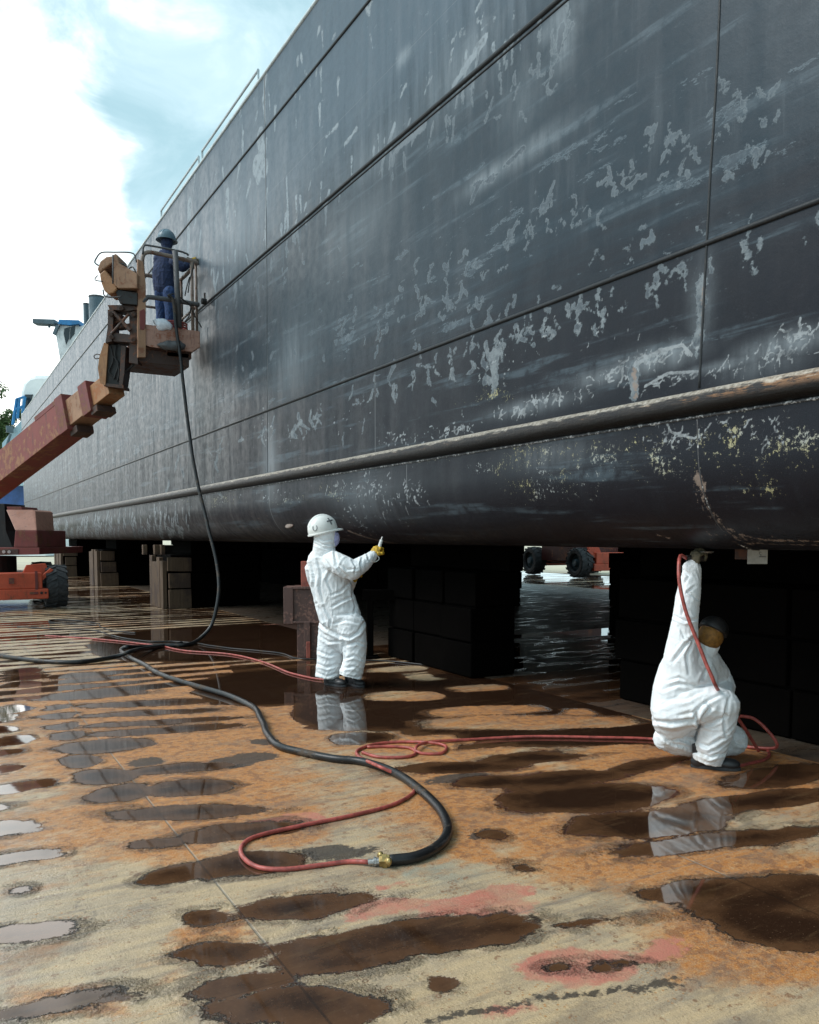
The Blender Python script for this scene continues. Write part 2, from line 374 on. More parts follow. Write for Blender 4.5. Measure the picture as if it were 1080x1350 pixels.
STAIN_SHADE = np.where(u2, .2, STAIN_SHADE)  # shade under the hull painted into the floor colour as near black
me = np_mesh('dock_floor', co, qd)
for n_, a_ in (('pud', PUD), ('pink', PINK), ('green', GREEN), ('rust', RUST), ('stain_shade', STAIN_SHADE)): setattr_f(me, n_, a_)
def floor_mat():
    m, t = newmat('dock_floor_plates'); p = t.pos(); X = t.xyz(p)
    n6 = t.noise(p, 5, 8, .62); n20 = t.noise(p, 22, 6, .6); n80 = t.noise(p, 90, 4, .6); n1 = t.noise(p, .8, 5, .55)
    st = t.noise(t.sc(p, .9, 7, 1), 2.2, 7, .62, .2)          # grime drawn out across the plates
    pud = t.m('ADD', t.m('ADD', t.attr('pud'), t.m('MULTIPLY', t.m('SUBTRACT', t.noise(t.sc(p, .6, 1.2, 1), 13, 7, .68), .5), .09)), t.m('MULTIPLY', t.m('SUBTRACT', n80, .5), .045))
    wet = t.step(pud, -.008, .008)
    damp = t.m('MULTIPLY', t.step(pud, -.060, -.004), t.step(t.noise(p, 3, 4, .6), .40, .56))
    halo = t.step(pud, -.20, -.01)
    base = t.mix(t.step(n1, .35, .65), (.50, .36, .215), (.38, .29, .20))
    base = t.mix(t.step(st, .42, .68), base, (.56, .40, .23))
    base = t.mix(t.m('MULTIPLY', t.step(st, .47, .30), .7), base, (.19, .145, .11))
    base = t.mix(t.m('MULTIPLY', t.step(n6, .50, .72), .5), base, (.25, .20, .155))
    base = t.mix(t.m('MULTIPLY', t.step(t.noise(p, 40, 5, .7), .60, .66), .5), base, (.60, .52, .38))
    gr = t.m('MULTIPLY', t.attr('green'), t.step(n6, .35, .6)); base = t.mix(t.m('MULTIPLY', gr, .6), base, (.25, .29, .25))
    rf = t.m('ADD', t.m('MULTIPLY', t.attr('rust'), .90), t.m('ADD', t.m('MULTIPLY', halo, .12), .10))
    rm = t.step(t.m('ADD', rf, t.m('MULTIPLY', t.m('SUBTRACT', t.noise(t.sc(p, .7, 1.3, 1), 5, 10, .75), .5), 2.2)), .30, .95)
    orange = t.mix(n20, (.56, .19, .024), (.33, .105, .018)); orange = t.mix(t.step(n80, .5, .75), orange, (.66, .30, .07))
    base = t.mix(t.m('MULTIPLY', rm, t.step(t.noise(p, 34, 6, .75), .25, .6, .35, .95)), base, orange)
    tr = t.step(t.m('ADD', t.noise(p, 14, 7, .7), t.m('MULTIPLY', t.attr('rust'), .10)), .60, .66)
    base = t.mix(t.m('MULTIPLY', tr, .7), base, (.22, .085, .035))
    g3 = t.noise(p, 28, 8, .8); base = t.mix(t.m('MULTIPLY', t.step(g3, .58, .70), .55), base, (.12, .075, .045)); base = t.mix(t.m('MULTIPLY', t.step(t.noise(t.sc(p, 1, 1, 1, (7, 3, 0)), 33, 8, .8), .60, .70), .45), base, (.62, .52, .38))
    wt = t.step(t.noise(t.sc(p, .6, 2.2, 1, (2, 9, 0)), 1.6, 8, .7), .56, .68); base = t.mix(t.m('MULTIPLY', wt, .35), base, (.16, .125, .10))
    # small rust blisters
    vd = t.vor(t.sc(p, 1, 1.0, 1), 21); vm = t.m('MULTIPLY', t.step(vd, .30, .22), t.step(n6, .52, .58))
    ring = t.m('MULTIPLY', vm, t.step(vd, .12, .2)); base = t.mix(t.m('MULTIPLY', ring, .75), base, (.20, .08, .03))
    vd2 = t.vor(t.sc(p, 1, 1, 1, (3, 3, 0)), 46); base = t.mix(t.m('MULTIPLY', t.m('MULTIPLY', t.step(vd2, .26, .16), t.step(t.noise(p, 3.3, 5, .7), .50, .58)), .8), base, (.42, .17, .04))
    n170 = t.noise(p, 170, 3, .75); base = t.mix(t.step(n170, .48, .70, 0., .35), base, (.62, .46, .28)); base = t.mix(t.step(n170, .46, .28, 0., .7), base, (.08, .05, .03)); base = t.mix(t.m('MULTIPLY', t.step(t.noise(t.sc(p, 1, 1, 1, (11, 4, 0)), 60, 6, .85), .57, .66), .6), base, (.07, .045, .03))
    gy = t.m('MULTIPLY', t.step(t.m('ADD', X[0], t.m('MULTIPLY', n1, 1.2)), 1.3, .2), t.step(n6, .3, .6)); base = t.mix(t.m('MULTIPLY', gy, .7), base, (.42, .38, .33))
    dk = t.step(t.noise(t.sc(p, .8, 1.6, 1, (21, 4, 0)), 2.2, 9, .75), .50, .62); base = t.mix(t.m('MULTIPLY', dk, .45), base, (.17, .13, .10))
    # scratches and scuffs
    sw = t.n('ShaderNodeTexWave', wave_type='BANDS'); t.set(sw.inputs['Vector'], t.sc(p, 1, 3, 1)); sw.inputs['Scale'].default_value = .9; sw.inputs['Distortion'].default_value = 9; sw.inputs['Detail'].default_value = 5
    sm = t.m('MULTIPLY', t.m('MULTIPLY', t.step(sw.outputs[1], .985, .999), t.step(n1, .5, .6)), t.step(n80, .4, .6)); base = t.mix(t.m('MULTIPLY', sm, .5), base, (.09, .08, .075))
    pk = t.m('MULTIPLY', t.step(t.m('ADD', t.attr('pink'), t.m('MULTIPLY', t.m('SUBTRACT', n20, .5), .12)), -.01, .02), t.m('MULTIPLY', t.step(n80, .25, .55, .6, 1.), t.step(n6, .35, .6, .55, 1.)))
    base = t.mix(pk, base, t.mix(n6, (.55, .19, .13), (.45, .16, .11)))
    sf = t.step(t.m('ADD', t.attr('stain_shade'), t.m('MULTIPLY', t.m('SUBTRACT', t.noise(p, 30, 7, .7), .5), .12)), -.01, .004)
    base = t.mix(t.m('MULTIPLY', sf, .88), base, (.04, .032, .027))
    # seams: long welds every 2.05 m, cross seams every 2.7 m
    def line(c, off, per, w):
        q = t.m('ABSOLUTE', t.m('SUBTRACT', t.m('FRACT', t.m('ADD', t.m('DIVIDE', t.m('SUBTRACT', c, off), per), .5)), .5))
        q = t.m('MULTIPLY', q, per); q = t.m('ADD', q, t.m('MULTIPLY', t.m('SUBTRACT', n20, .5), .004)); return t.step(q, w, w*.5)
    s1 = line(X[0], 1.04, 2.05, .0065); s2 = line(X[1], 2.62, 2.7, .004)
    seam = t.m('MAXIMUM', s1, t.m('MULTIPLY', s2, .6))
    base = t.mix(t.m('MULTIPLY', seam, .7), base, t.mix(n20, (.07, .05, .04), (.45, .40, .33)))
    base = t.mix(t.m('MULTIPLY', damp, .45), base, t.mix(.5, base, (.06, .035, .02), 'MULTIPLY'))
    deep = t.step(t.m('ADD', pud, t.m('MULTIPLY', t.m('SUBTRACT', n6, .5), .22)), 0, .13)
    wc = t.mix(deep, t.mix(n20, (.12, .056, .027), (.078, .036, .017)), (.030, .014, .008))
    wc = t.mix(t.m('MULTIPLY', t.step(t.noise(p, 70, 6, .8), .58, .66), .55), wc, (.21, .13, .075))
    wc = t.mix(t.m('MULTIPLY', t.step(st, .55, .72), .45), wc, (.14, .08, .04))
    wc = t.mix(t.m('MULTIPLY', seam, .5), wc, (.015, .01, .008))
    c = t.mix(wet, base, wc)
    rough = t.fm(damp, t.fm(rm, t.step(n6, .3, .7, .40, .58), .66), .10)
    sheen = t.m('MULTIPLY', t.step(t.m('ADD', t.noise(t.sc(p, .7, 1.8, 1, (8, 8, 0)), 2.4, 7, .65), t.m('MULTIPLY', t.step(X[0], .8, -.6), .08)), .50, .62), t.step(rm, 1., .3)); rough = t.fm(sheen, rough, .20); rough = t.fm(wet, rough, .035)
    rimb = t.m('MULTIPLY', damp, t.m('SUBTRACT', 1., wet))
    h = t.m('ADD', t.m('ADD', t.m('MULTIPLY', n20, .6), t.m('ADD', t.m('MULTIPLY', n80, .45), t.m('MULTIPLY', t.noise(p, 230, 2, .6), .2))), t.m('ADD', t.m('MULTIPLY', n6, .7), t.m('MULTIPLY', seam, -.6)))
    crink = t.m('MULTIPLY', t.m('MULTIPLY', t.noise(p, 48, 4, .6, 1.0), rimb), 3.2)
    h = t.m('ADD', h, crink)
    h = t.m('MULTIPLY', h, t.m('SUBTRACT', 1., wet))
    rp = t.m('MULTIPLY', t.noise(t.sc(p, 1, 1, 1), 6, 2, .5), .03); h = t.m('ADD', h, rp)
    nrm = t.bump(h, .6, .012); nrm = t.bump(t.m('MULTIPLY', t.noise(t.sc(p, 1, 1.3, 1), 42, 3, .6, 1.2), rimb), .8, .014, nrm)
    t.bsdf(c, rough, 0, nrm, spec=.5)
    return m
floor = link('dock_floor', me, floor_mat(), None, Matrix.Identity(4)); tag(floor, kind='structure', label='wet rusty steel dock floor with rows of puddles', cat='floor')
# pale yard beyond the dock's far edge
m, t = newmat('pale_yard'); p = t.pos(); a = t.noise(p, .5, 7, .6)
t.bsdf(t.mix(t.step(a, .35, .65), (.62, .55, .40), (.50, .45, .36)), .9)
mb = MB(); mb.add([(-600, 40, .004), (600, 40, .004), (600, 900, .004), (-600, 900, .004)], [(0, 1, 2, 3)])
mb.add([(23, -600, .004), (600, -600, .004), (600, 39.99, .004), (23, 39.99, .004)], [(0, 1, 2, 3)])
tag(mb.build('yard_ground', m), kind='structure', label='pale sandy ground beyond the dock floor', cat='ground')
# ------------------------------------------------------------ hull
S0, S1 = -14., 50.
ss = [1.9]
while ss[-1] < S1: ss.append(ss[-1]*1.0033)
ss[-1] = S1
SS = np.concatenate([[S0, -6, 0, 1], ss])
vs_side = np.concatenate([np.linspace(ZTOP, 4.0, 220), np.linspace(4.0, BZ, 230)[1:], BZ-np.linspace(0, math.pi/2*BR, 90)[1:]])
nside = len(vs_side)
def section(v):
    if v >= BZ: return D, v
    a = (BZ-v)/BR; return D+BR-BR*math.cos(a), BZ-BR*math.sin(a)
XZ = [section(v) for v in vs_side]
extra = [(D+3, BZ-BR), (BEAM-3, BZ-BR), (BEAM, BZ-BR+.02), (BEAM, 4), (BEAM, ZTOP), (10, ZTOP+.05), (D+.3, ZTOP+.01)]
XZ += extra; VV = np.concatenate([vs_side, [-.5, -8, -12, -14, -17, -20, -24]])
nr = len(XZ); nc = len(SS)
XZa = np.array(XZ)
co = np.zeros((nc, nr, 3))
co[:, :, 1] = SS[:, None]; co[:, :, 0] = XZa[None, :, 0]; co[:, :, 2] = XZa[None, :, 1]
tt = np.clip((SS-45.5)/4.5, 0, 1); taper = 4.2*(1-np.sqrt(np.clip(1-tt**2, 0, 1)))
fac = ((BEAM+D)/2-XZa[:, 0])/((BEAM-D)/2)
co[:, :, 0] += taper[:, None]*fac[None, :]
i = np.arange((nc-1)*nr); c_ = i//nr; r_ = i % nr; a = c_*nr+r_; b = c_*nr+(r_+1) % nr
qd = np.stack([a, b, b+nr, a+nr], 1)
SG, VG = np.meshgrid(SS, VV, indexing='ij')
PALE = np.full(SG.shape, -.3); CHALK = np.full(SG.shape, -.3); YEL = np.zeros(SG.shape); RST = np.full(SG.shape, -.3)
vflip = -VV
def seg(F, p, q, w, w2=None):
    w2 = w if w2 is None else w2; M = max(w, w2)+.08
    i0, i1 = np.searchsorted(SS, [min(p[0], q[0])-M, max(p[0], q[0])+M])
    j0, j1 = np.searchsorted(vflip, [-max(p[1], q[1])-M, -min(p[1], q[1])+M])
    if i1 <= i0 or j1 <= j0: return
    s = SG[i0:i1, j0:j1]-p[0]; v = VG[i0:i1, j0:j1]-p[1]; dx = q[0]-p[0]; dy = q[1]-p[1]; L2 = dx*dx+dy*dy+1e-9
    k = np.clip((s*dx+v*dy)/L2, 0, 1); d = np.hypot(s-k*dx, v-k*dy)
    F[i0:i1, j0:j1] = np.maximum(F[i0:i1, j0:j1], w+(w2-w)*k-d)
def stroke(F, pxs, wpx, w2=None):
    P = [hsv(*a) for a in pxs]
    for a_, b_ in zip(P[:-1], P[1:]):
        r = ray(*pxs[0]); dist = D/r.x*1.1/FPX
        seg(F, a_, b_, wpx*dist*.5, (w2 if w2 is not None else wpx)*dist*.5)
def curls(F, px, py, rx, ry, n, ln, wpx, curl=.9, drip=0., yq=None):
    """n hand-scraped squiggles round a photo point, laid out in hull metres"""
    c = hsv(px, py); e = hsv(px+rx, py); g = hsv(px, py+ry)
    rs = abs(e[0]-c[0]); rv = abs(g[1]-c[1]); dist = D/ray(px, py).x*1.1/FPX
    slope = (hsv(px+rx, py-rx*max(0, (708-py))/(px+85))[1]-c[1])
    for _ in range(n):
        wpx_ = wpx*(.62 if F is not CHALK else .8); s = c[0]+random.gauss(0, .5)*rs; v = c[1]+random.gauss(0, .5)*rv
        a = (random.uniform(0, 6.28) if F is not CHALK else random.gauss(0, .55)+random.choice([0, math.pi])) if not drip else -math.pi/2+random.gauss(0, .35)
        ln_ = random.uniform(.3, 1.2)*ln*dist*(.5 if F is CHALK else 1); k = max(3, int(ln_/.02)); w = wpx_*dist*.5*random.uniform(.4, 1.3)
        for j in range(k):
            a += random.gauss(0, curl*(.25 if drip else (1.15 if F is CHALK else 1)))
            s2 = s+math.cos(a)*ln_/k; v2 = v+math.sin(a)*ln_/k
            seg(F, (s, v), (s2, v2), w); s, v = s2, v2
# sheen highlights and paint haze painted as pale spots, then peeled patches traced
SHEEN_HAZE = np.zeros(SG.shape)
for (x, y, rx, ry, a_) in [(742,48,16,44,1),(735,30,30,20,.7),(645,232,34,12,.9),(700,195,46,16,.6),(533,74,9,10,1),(600,105,60,46,.5),(690,130,30,50,.35),(300,330,50,60,.5),(385,480,26,44,.5),(356,610,9,50,.7),(620,70,40,30,.6),(925,400,16,60,.5),(860,474,60,16,.9),(800,495,50,12,.7),(1030,455,60,16,.9),(700,535,60,10,.6),(960,480,60,8,.7),(720,600,60,20,.35),(470,300,50,40,.3),(250,450,40,80,.35),(500,200,50,30,.4),(1000,480,60,20,.4),(480,660,50,30,.35)]:
    c0 = hsv(x, y); e = hsv(x+rx, y); g_ = hsv(x, y+ry); rs = abs(e[0]-c0[0]); rv = abs(g_[1]-c0[1])
    SHEEN_HAZE = np.maximum(SHEEN_HAZE, a_*np.exp(-(((SG-c0[0])/rs)**2+((VG-c0[1])/rv)**2)))
for q in [([(343,180),(345,200),(341,232)],22,20),([(338,218),(350,222)],26,20),([(352,250),(350,290)],7,4),([(350,100),(348,130),(350,160)],12,5),
          ([(378,235),(380,300)],5,6),([(445,165),(430,180)],6,4),([(455,190),(470,170)],5,5),([(652,470),(650,515)],22,6),([(640,500),(655,505)],10,8),([(630,245),(620,270)],12,4),([(690,195),(650,235),(620,245)],9,3),
          ([(740,40),(735,85)],16,4),([(755,30),(728,90)],7,4),([(640,50),(600,110)],14,10),([(615,70),(612,110)],7,4),([(925,375),(922,440),(918,470)],17,4),([(835,490),(836,520)],18,14),
          ([(990,285),(985,310)],6,3),([(430,195),(425,215)],4,2),([(560,165),(520,200)],10,6),([(300,255),(300,300)],14,8),([(250,270),(248,330)],18,10),([(330,240),(325,260)],8,5),
          ([(520,480),(512,500)],10,3),([(640,455),(655,500),(650,520)],9,6),([(765,390),(760,420)],7,3),([(520,165),(500,230)],8,4),([(650,130),(640,160)],5,3)]: stroke(PALE, *q)
for (x, y, rx, ry, n, ln, w) in [(600,400,90,60,40,30,8),(700,300,120,45,40,40,7),(820,240,90,45,40,30,7),(560,370,60,70,30,20,9),(900,200,80,50,25,22,8),(1000,130,60,60,16,22,9),(1000,200,60,30,14,22,9),
     (660,420,80,50,24,24,8),(480,420,50,60,24,18,9),(340,470,60,60,14,14,8),(290,320,40,60,26,14,6),(380,330,50,60,24,14,6),(320,390,50,40,18,14,6),(240,370,30,40,16,12,6),(850,330,100,40,20,22,7),(700,110,60,40,18,26,6),(600,60,50,40,24,20,7)]:
    curls(PALE, x, y, rx*1.2, ry*.8, int(n*.5), ln, w*.8, .7)
# drips below the plate edges
for (x0, y0, x1, y1, n) in [(350,548,540,470,26),(540,470,760,385,36),(760,385,940,318,22),(940,318,1080,262,9),(200,605,350,550,12)]:
    for _ in range(n):
        k = random.random(); x = x0+(x1-x0)*k; y = y0+(y1-y0)*k+random.uniform(3, 14)+abs(random.gauss(0, 22))
        l = random.uniform(4, 26); stroke(PALE, [(x, y), (x+random.gauss(0, 3), y+l*.5), (x+random.gauss(0, 5), y+l)], random.choice([2, 3, 4, 6, 9]), random.uniform(1, 3))
for (x0, y0, x1, y1, n) in [(270,400,540,175,50),(540,175,755,5,36),(230,300,495,5,40)]:
    for _ in range(n):
        k = random.random(); x = x0+(x1-x0)*k; y = y0+(y1-y0)*k+random.choice([-1, -1, 1])*abs(random.gauss(0, 24))
        l = random.uniform(5, 34); stroke(PALE, [(x, y), (x+random.gauss(0, 2), y+l)], random.uniform(2, 9), random.uniform(1, 4))
# chalky scribbles above and below the rub rail
for (x, y, rx, ry, n, ln, w, c_) in [(870,470,60,12,34,44,2.6,.9),(810,492,40,10,22,36,2.6,.8),(740,522,60,8,26,34,2.6,.7),(690,540,50,8,28,28,2.6,.8),(600,565,50,9,44,18,2.6,.9),(530,580,30,10,24,14,2.4,.9),(880,502,60,6,20,34,2.4,.7),
     (960,487,50,6,18,34,2.4,.7),(1040,462,50,12,26,40,2.6,.7),(1050,440,40,10,20,34,3.5,.5),(490,650,40,30,110,14,1.9,.9),(470,690,35,22,60,16,1.7,.6),(545,650,22,16,40,14,2.2,.9),(360,655,40,14,40,9,1.7,.9),(270,650,40,16,40,10,1.9,.9),
     (505,575,18,12,10,14,2.2,.6),(880,575,50,16,24,26,2.6,.9),(960,560,50,20,16,24,2.4,.9),(1020,570,40,30,18,24,2.2,.9),(350,560,18,40,20,10,2,.6),(430,560,70,16,20,9,2,.9),(660,480,60,30,26,12,2.2,.9),(780,430,60,30,16,16,2.6,.8)]:
    curls(CHALK, x, y, rx, ry, n, ln, w, c_)
for _ in range(150):
    x = random.uniform(52, 250); y = 708-(708-683+(x-50)*-.0)*random.uniform(.0, 1)-random.uniform(0, 1)*(x-50)*.12+4; l = random.uniform(6, 26)
    stroke(CHALK, [(x, y-l*.5), (x+l*.12, min(y+l*.5, 711))], random.uniform(2., 6.), 1.5)
for (x, y) in [(432,641),(452,633),(528,663),(535,668),(512,660),(505,655),(548,660)]: stroke(CHALK, [(x, y), (x+random.uniform(-6, 6), y+random.uniform(5, 14))], 3, 1.5)
stroke(CHALK, [(838,480),(870,462),(900,455),(912,468)], 4); stroke(CHALK, [(850,510),(880,492),(920,490)], 3.5); stroke(CHALK, [(870,540),(885,570),(915,578)], 3)
for P_, w_ in [([(925,640),(920,630)],16),([(918,632),(930,665),(950,690),(975,712)],5),([(925,640),(938,672),(965,700),(1000,716)],4),([(916,640),(924,668),(944,692)],2),([(975,705),(1010,712),(1080,714)],7),([(985,716),(1080,719)],4),([(868,706),(885,710)],4),
              ([(460,700),(520,716)],6),([(420,690),(470,715)],3),([(600,712),(640,718)],2)]: stroke(RST, P_, w_)
curls(RST, 450, 702, 40, 10, 26, 16, 2.2, .5); curls(RST, 985, 712, 60, 5, 24, 30, 2.2, .3); curls(RST, 350, 695, 60, 12, 20, 12, 2.4, .5); curls(RST, 250, 695, 60, 10, 30, 9, 2, .5); curls(RST, 545, 712, 40, 4, 20, 20, 2, .3)
stroke(RST, [(928,378),(924,440)], 7, 4); stroke(RST, [(836,488),(838,522)], 9, 9)
for (x, y, rx, ry) in [(1010,590,70,40),(1060,585,60,36),(965,580,40,40),(1000,640,50,22),(920,590,30,40),(650,615,50,14),(700,600,60,30),(440,640,30,10),(445,650,25,12),(380,660,30,7),(230,660,30,10),(560,600,60,14),(800,600,70,30),(720,640,80,26),(880,600,60,40),(290,660,30,12),(650,520,50,14)]:
    c0 = hsv(x, y); e = hsv(x+rx, y); g = hsv(x, y+ry); rs = abs(e[0]-c0[0]); rv = abs(g[1]-c0[1])
    YEL = np.maximum(YEL, np.clip(1.3-np.sqrt(((SG-c0[0])/rs)**2+((VG-c0[1])/rv)**2), 0, 1))
me = np_mesh('hull_plating', co.reshape(-1, 3), qd)
for n_, a_ in (('pale', PALE), ('chalk', CHALK), ('yel', YEL), ('rst', RST), ('sheen_haze', SHEEN_HAZE)): setattr_f(me, n_, a_)
sv = me.attributes.new('sv', 'FLOAT_VECTOR', 'POINT'); sv.data.foreach_set('vector', np.stack([SG, VG, 0*SG], -1).ravel().astype(np.float32))
me.polygons.foreach_set('use_smooth', [True]*len(me.polygons))
def hull_mat():
    m, t = newmat('black_hull_paint'); q = t.attr('sv', 1); X = t.xyz(q); s, v = X[0], X[1]
    n2 = t.noise(q, 2, 8, .6); n9 = t.noise(q, 9, 8, .65); n40 = t.noise(q, 45, 5, .6); n150 = t.noise(q, 160, 3, .6)
    vst = t.noise(t.sc(q, 5, .55, 1), 1.6, 7, .62); hst = t.noise(t.sc(q, .35, 4.5, 1), 1.6, 7, .6); fine = t.noise(t.sc(q, 26, 2, 1), 1, 5, .6)
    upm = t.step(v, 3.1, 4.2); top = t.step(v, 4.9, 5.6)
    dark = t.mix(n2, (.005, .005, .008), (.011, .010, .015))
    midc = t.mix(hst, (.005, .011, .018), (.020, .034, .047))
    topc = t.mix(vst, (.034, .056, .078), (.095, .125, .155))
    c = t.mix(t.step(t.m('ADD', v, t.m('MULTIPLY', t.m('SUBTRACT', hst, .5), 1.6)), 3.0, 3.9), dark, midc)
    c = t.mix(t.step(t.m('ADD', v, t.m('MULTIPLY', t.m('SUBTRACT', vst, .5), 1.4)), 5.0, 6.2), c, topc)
    # faded, chalky runs, then the painted sheen spots and paint haze
    c = t.mix(t.m('MULTIPLY', t.step(vst, .52, .78), t.m('ADD', t.m('MULTIPLY', upm, .16), .03)), c, (.15, .18, .205))
    c = t.mix(t.m('MULTIPLY', t.m('MULTIPLY', t.step(fine, .6, .75), upm), .10), c, (.22, .26, .28))
    c = t.mix(t.m('MULTIPLY', t.m('MULTIPLY', t.step(hst, .55, .66), t.step(n9, .3, .6)), .7), c, (.070, .095, .115))
    c = t.mix(t.m('MULTIPLY', t.attr('sheen_haze'), t.step(t.m('ADD', vst, t.m('MULTIPLY', n9, .4)), .45, .95, .25, .8)), c, (.30, .34, .37))
    # peeling coat, broken edge
    nd = t.m('ADD', t.m('MULTIPLY', t.m('SUBTRACT', n9, .5), .11), t.m('MULTIPLY', t.m('SUBTRACT', n40, .5), .05))
    pf = t.step(t.m('ADD', t.attr('pale'), nd), .000, .006)
    rim = t.m('MULTIPLY', t.step(t.m('ADD', t.attr('pale'), nd), -.006, .001), t.step(t.m('ADD', t.attr('pale'), nd), .013, .003))
    nat = t.m('ADD', t.m('MULTIPLY', t.noise(t.sc(q, .55, 1.6, 1), 3.2, 10, .72), .8), t.m('MULTIPLY', hst, .35))
    band = t.step(t.m('ABSOLUTE', t.m('SUBTRACT', v, 3.9)), 1.1, .3)
    nf = t.m('MULTIPLY', t.step(nat, t.fm(band, .735, .665), t.fm(band, .74, .67)), t.step(v, 2.35, 2.7))
    nrim = t.m('MULTIPLY', t.m('MULTIPLY', t.step(nat, t.fm(band, .725, .655), t.fm(band, .735, .665)), t.step(nat, t.fm(band, .75, .68), t.fm(band, .74, .67))), t.step(v, 2.35, 2.7))
    und = t.mix(top, (.050, .066, .082), (.27, .31, .34)); und = t.mix(t.step(n9, .45, .7), und, (.11, .135, .155))
    lowb = t.step(v, 3.4, 3.1)
    c = t.mix(t.m('MULTIPLY', nf, .6), c, und); c = t.mix(t.m('MULTIPLY', nrim, .6), c, (.13, .165, .19))
    nf2 = t.m('MULTIPLY', t.step(t.noise(t.sc(q, .7, 1.4, 1, (3, 5, 0)), 10, 9, .78), .60, .625), t.m('MULTIPLY', t.step(t.noise(t.sc(q, .6, 1, 1, (9, 1, 0)), 1.3, 4, .6), .46, .60), t.step(v, 2.3, 2.6)))
    c = t.mix(t.m('MULTIPLY', nf2, .55), c, t.mix(top, (.075, .090, .102), (.22, .25, .27)))
    und2 = t.mix(lowb, und, t.mix(t.step(n9, .4, .65), (.21, .235, .25), (.07, .085, .10)))
    c = t.mix(t.m('MULTIPLY', pf, t.step(n40, .2, .5, .6, .95)), c, und2); c = t.mix(t.m('MULTIPLY', rim, .35), c, (.20, .235, .255))
    # scraped chalk-white squiggles
    cf_ = t.step(t.m('ADD', t.attr('chalk'), t.m('ADD', t.m('MULTIPLY', t.m('SUBTRACT', n40, .5), .016), t.m('MULTIPLY', t.m('SUBTRACT', n150, .5), .008))), -.002, .003)
    c = t.mix(t.m('MULTIPLY', cf_, t.step(n9, .32, .62, .10, .85)), c, t.mix(n9, (.46, .49, .50), (.24, .26, .28)))
    rf = t.step(t.m('ADD', t.attr('rst'), t.m('MULTIPLY', t.m('SUBTRACT', t.noise(t.sc(q, 1, 1, 1), 24, 8, .8), .5), .16)), .004, .016)
    c = t.mix(t.m('MULTIPLY', rf, .8), c, t.mix(n40, (.20, .15, .125), (.33, .25, .20)))
    yf = t.m('MULTIPLY', t.step(t.m('ADD', t.m('ADD', t.m('MULTIPLY', t.noise(t.sc(q, 1, .8, 1), 42, 5, .8), .75), t.m('MULTIPLY', n9, .45)), t.m('MULTIPLY', t.attr('yel'), .10)), .755, .775), t.step(t.attr('yel'), .02, .2))
    c = t.mix(t.m('MULTIPLY', yf, .8), c, t.mix(t.step(n2, .4, .6), (.42, .38, .20), (.36, .38, .38)))
    spk = t.m('MULTIPLY', t.step(t.noise(q, 70, 4, .7), .70, .74), t.step(n2, .45, .6)); c = t.mix(t.m('MULTIPLY', spk, .4), c, (.30, .32, .33))
    g_ = t.noise(q, 330, 2, .7); c = t.mix(t.m('MULTIPLY', t.step(g_, .52, .72), .22), c, (.16, .18, .20)); c = t.mix(t.m('MULTIPLY', t.step(t.noise(q, 24, 8, .8), .58, .72), .30), c, (.10, .12, .14)); c = t.mix(t.m('MULTIPLY', t.step(t.noise(t.sc(q, 1, 1, 1, (5, 2, 0)), 18, 8, .8), .56, .70), .45), c, (.006, .006, .008))
    # hairline plate joints
    def ln(cc, off, w): return t.step(t.m('ABSOLUTE', t.m('SUBTRACT', t.m('ADD', cc, t.m('MULTIPLY', n9, .004)), off)), w, w*.4)
    L = None
    for off in (10.66, 20.2, 26.0, 34.): 
        l_ = ln(s, off, .010); L = l_ if L is None else t.m('MAXIMUM', L, l_)
    for off, a_, b_ in ((7.55, 2.3, 3.3), (14.6, 3.2, 5.3), (6.9, 1.9, 2.35)):
        l_ = t.m('MULTIPLY', ln(s, off, .006), t.m('MULTIPLY', t.step(v, a_, a_+.05), t.step(v, b_, b_-.05))); L = t.m('MAXIMUM', L, l_)
    L = t.m('MAXIMUM', L, t.m('MULTIPLY', ln(v, 6.05, .006), .4))
    c = t.mix(t.m('MULTIPLY', L, .7), c, t.mix(n9, (.012, .012, .014), (.35, .37, .38)))
    r = t.fm(t.step(n9, .35, .7), .36, .48); r = t.fm(t.m('MAXIMUM', pf, t.m('MAXIMUM', cf_, rf)), r, .62); r = t.m('ADD', r, t.m('MULTIPLY', t.step(vst, .45, .7), .10))
    big = t.noise(t.sc(q, 1.0, .35, 1), 1.3, 2, .5)      # plates sagging between frames
    h = t.m('ADD', t.m('MULTIPLY', big, 1.6), t.m('ADD', t.m('MULTIPLY', n9, .07), t.m('MULTIPLY', n40, .02)))
    h = t.m('ADD', h, t.m('MULTIPLY', t.m('MAXIMUM', pf, cf_), -.03)); h = t.m('ADD', h, t.m('MULTIPLY', L, .06))
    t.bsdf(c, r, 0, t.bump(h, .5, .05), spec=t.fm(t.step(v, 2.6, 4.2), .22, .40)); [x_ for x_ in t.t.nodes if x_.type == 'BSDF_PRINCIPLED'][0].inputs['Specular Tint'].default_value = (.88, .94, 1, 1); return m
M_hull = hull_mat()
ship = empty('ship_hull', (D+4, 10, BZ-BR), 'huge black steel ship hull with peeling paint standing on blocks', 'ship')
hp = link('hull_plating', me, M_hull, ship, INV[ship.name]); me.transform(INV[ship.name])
hp['label'] = 'black weathered hull side rounding under at the bilge'
# end caps
mb = MB(); loop = [Vector((x_, S0, z_)) for x_, z_ in XZ[::8]]; mb.add(loop, [tuple(range(len(loop)))]); mb.build('end_plating', M_hull, ship); mb = MB()
loop = [Vector(tuple(v_)) for v_ in co[-1][::8]]; mb.add(loop, [tuple(range(len(loop)))])
mb.build('end_plating', M_hull, ship)
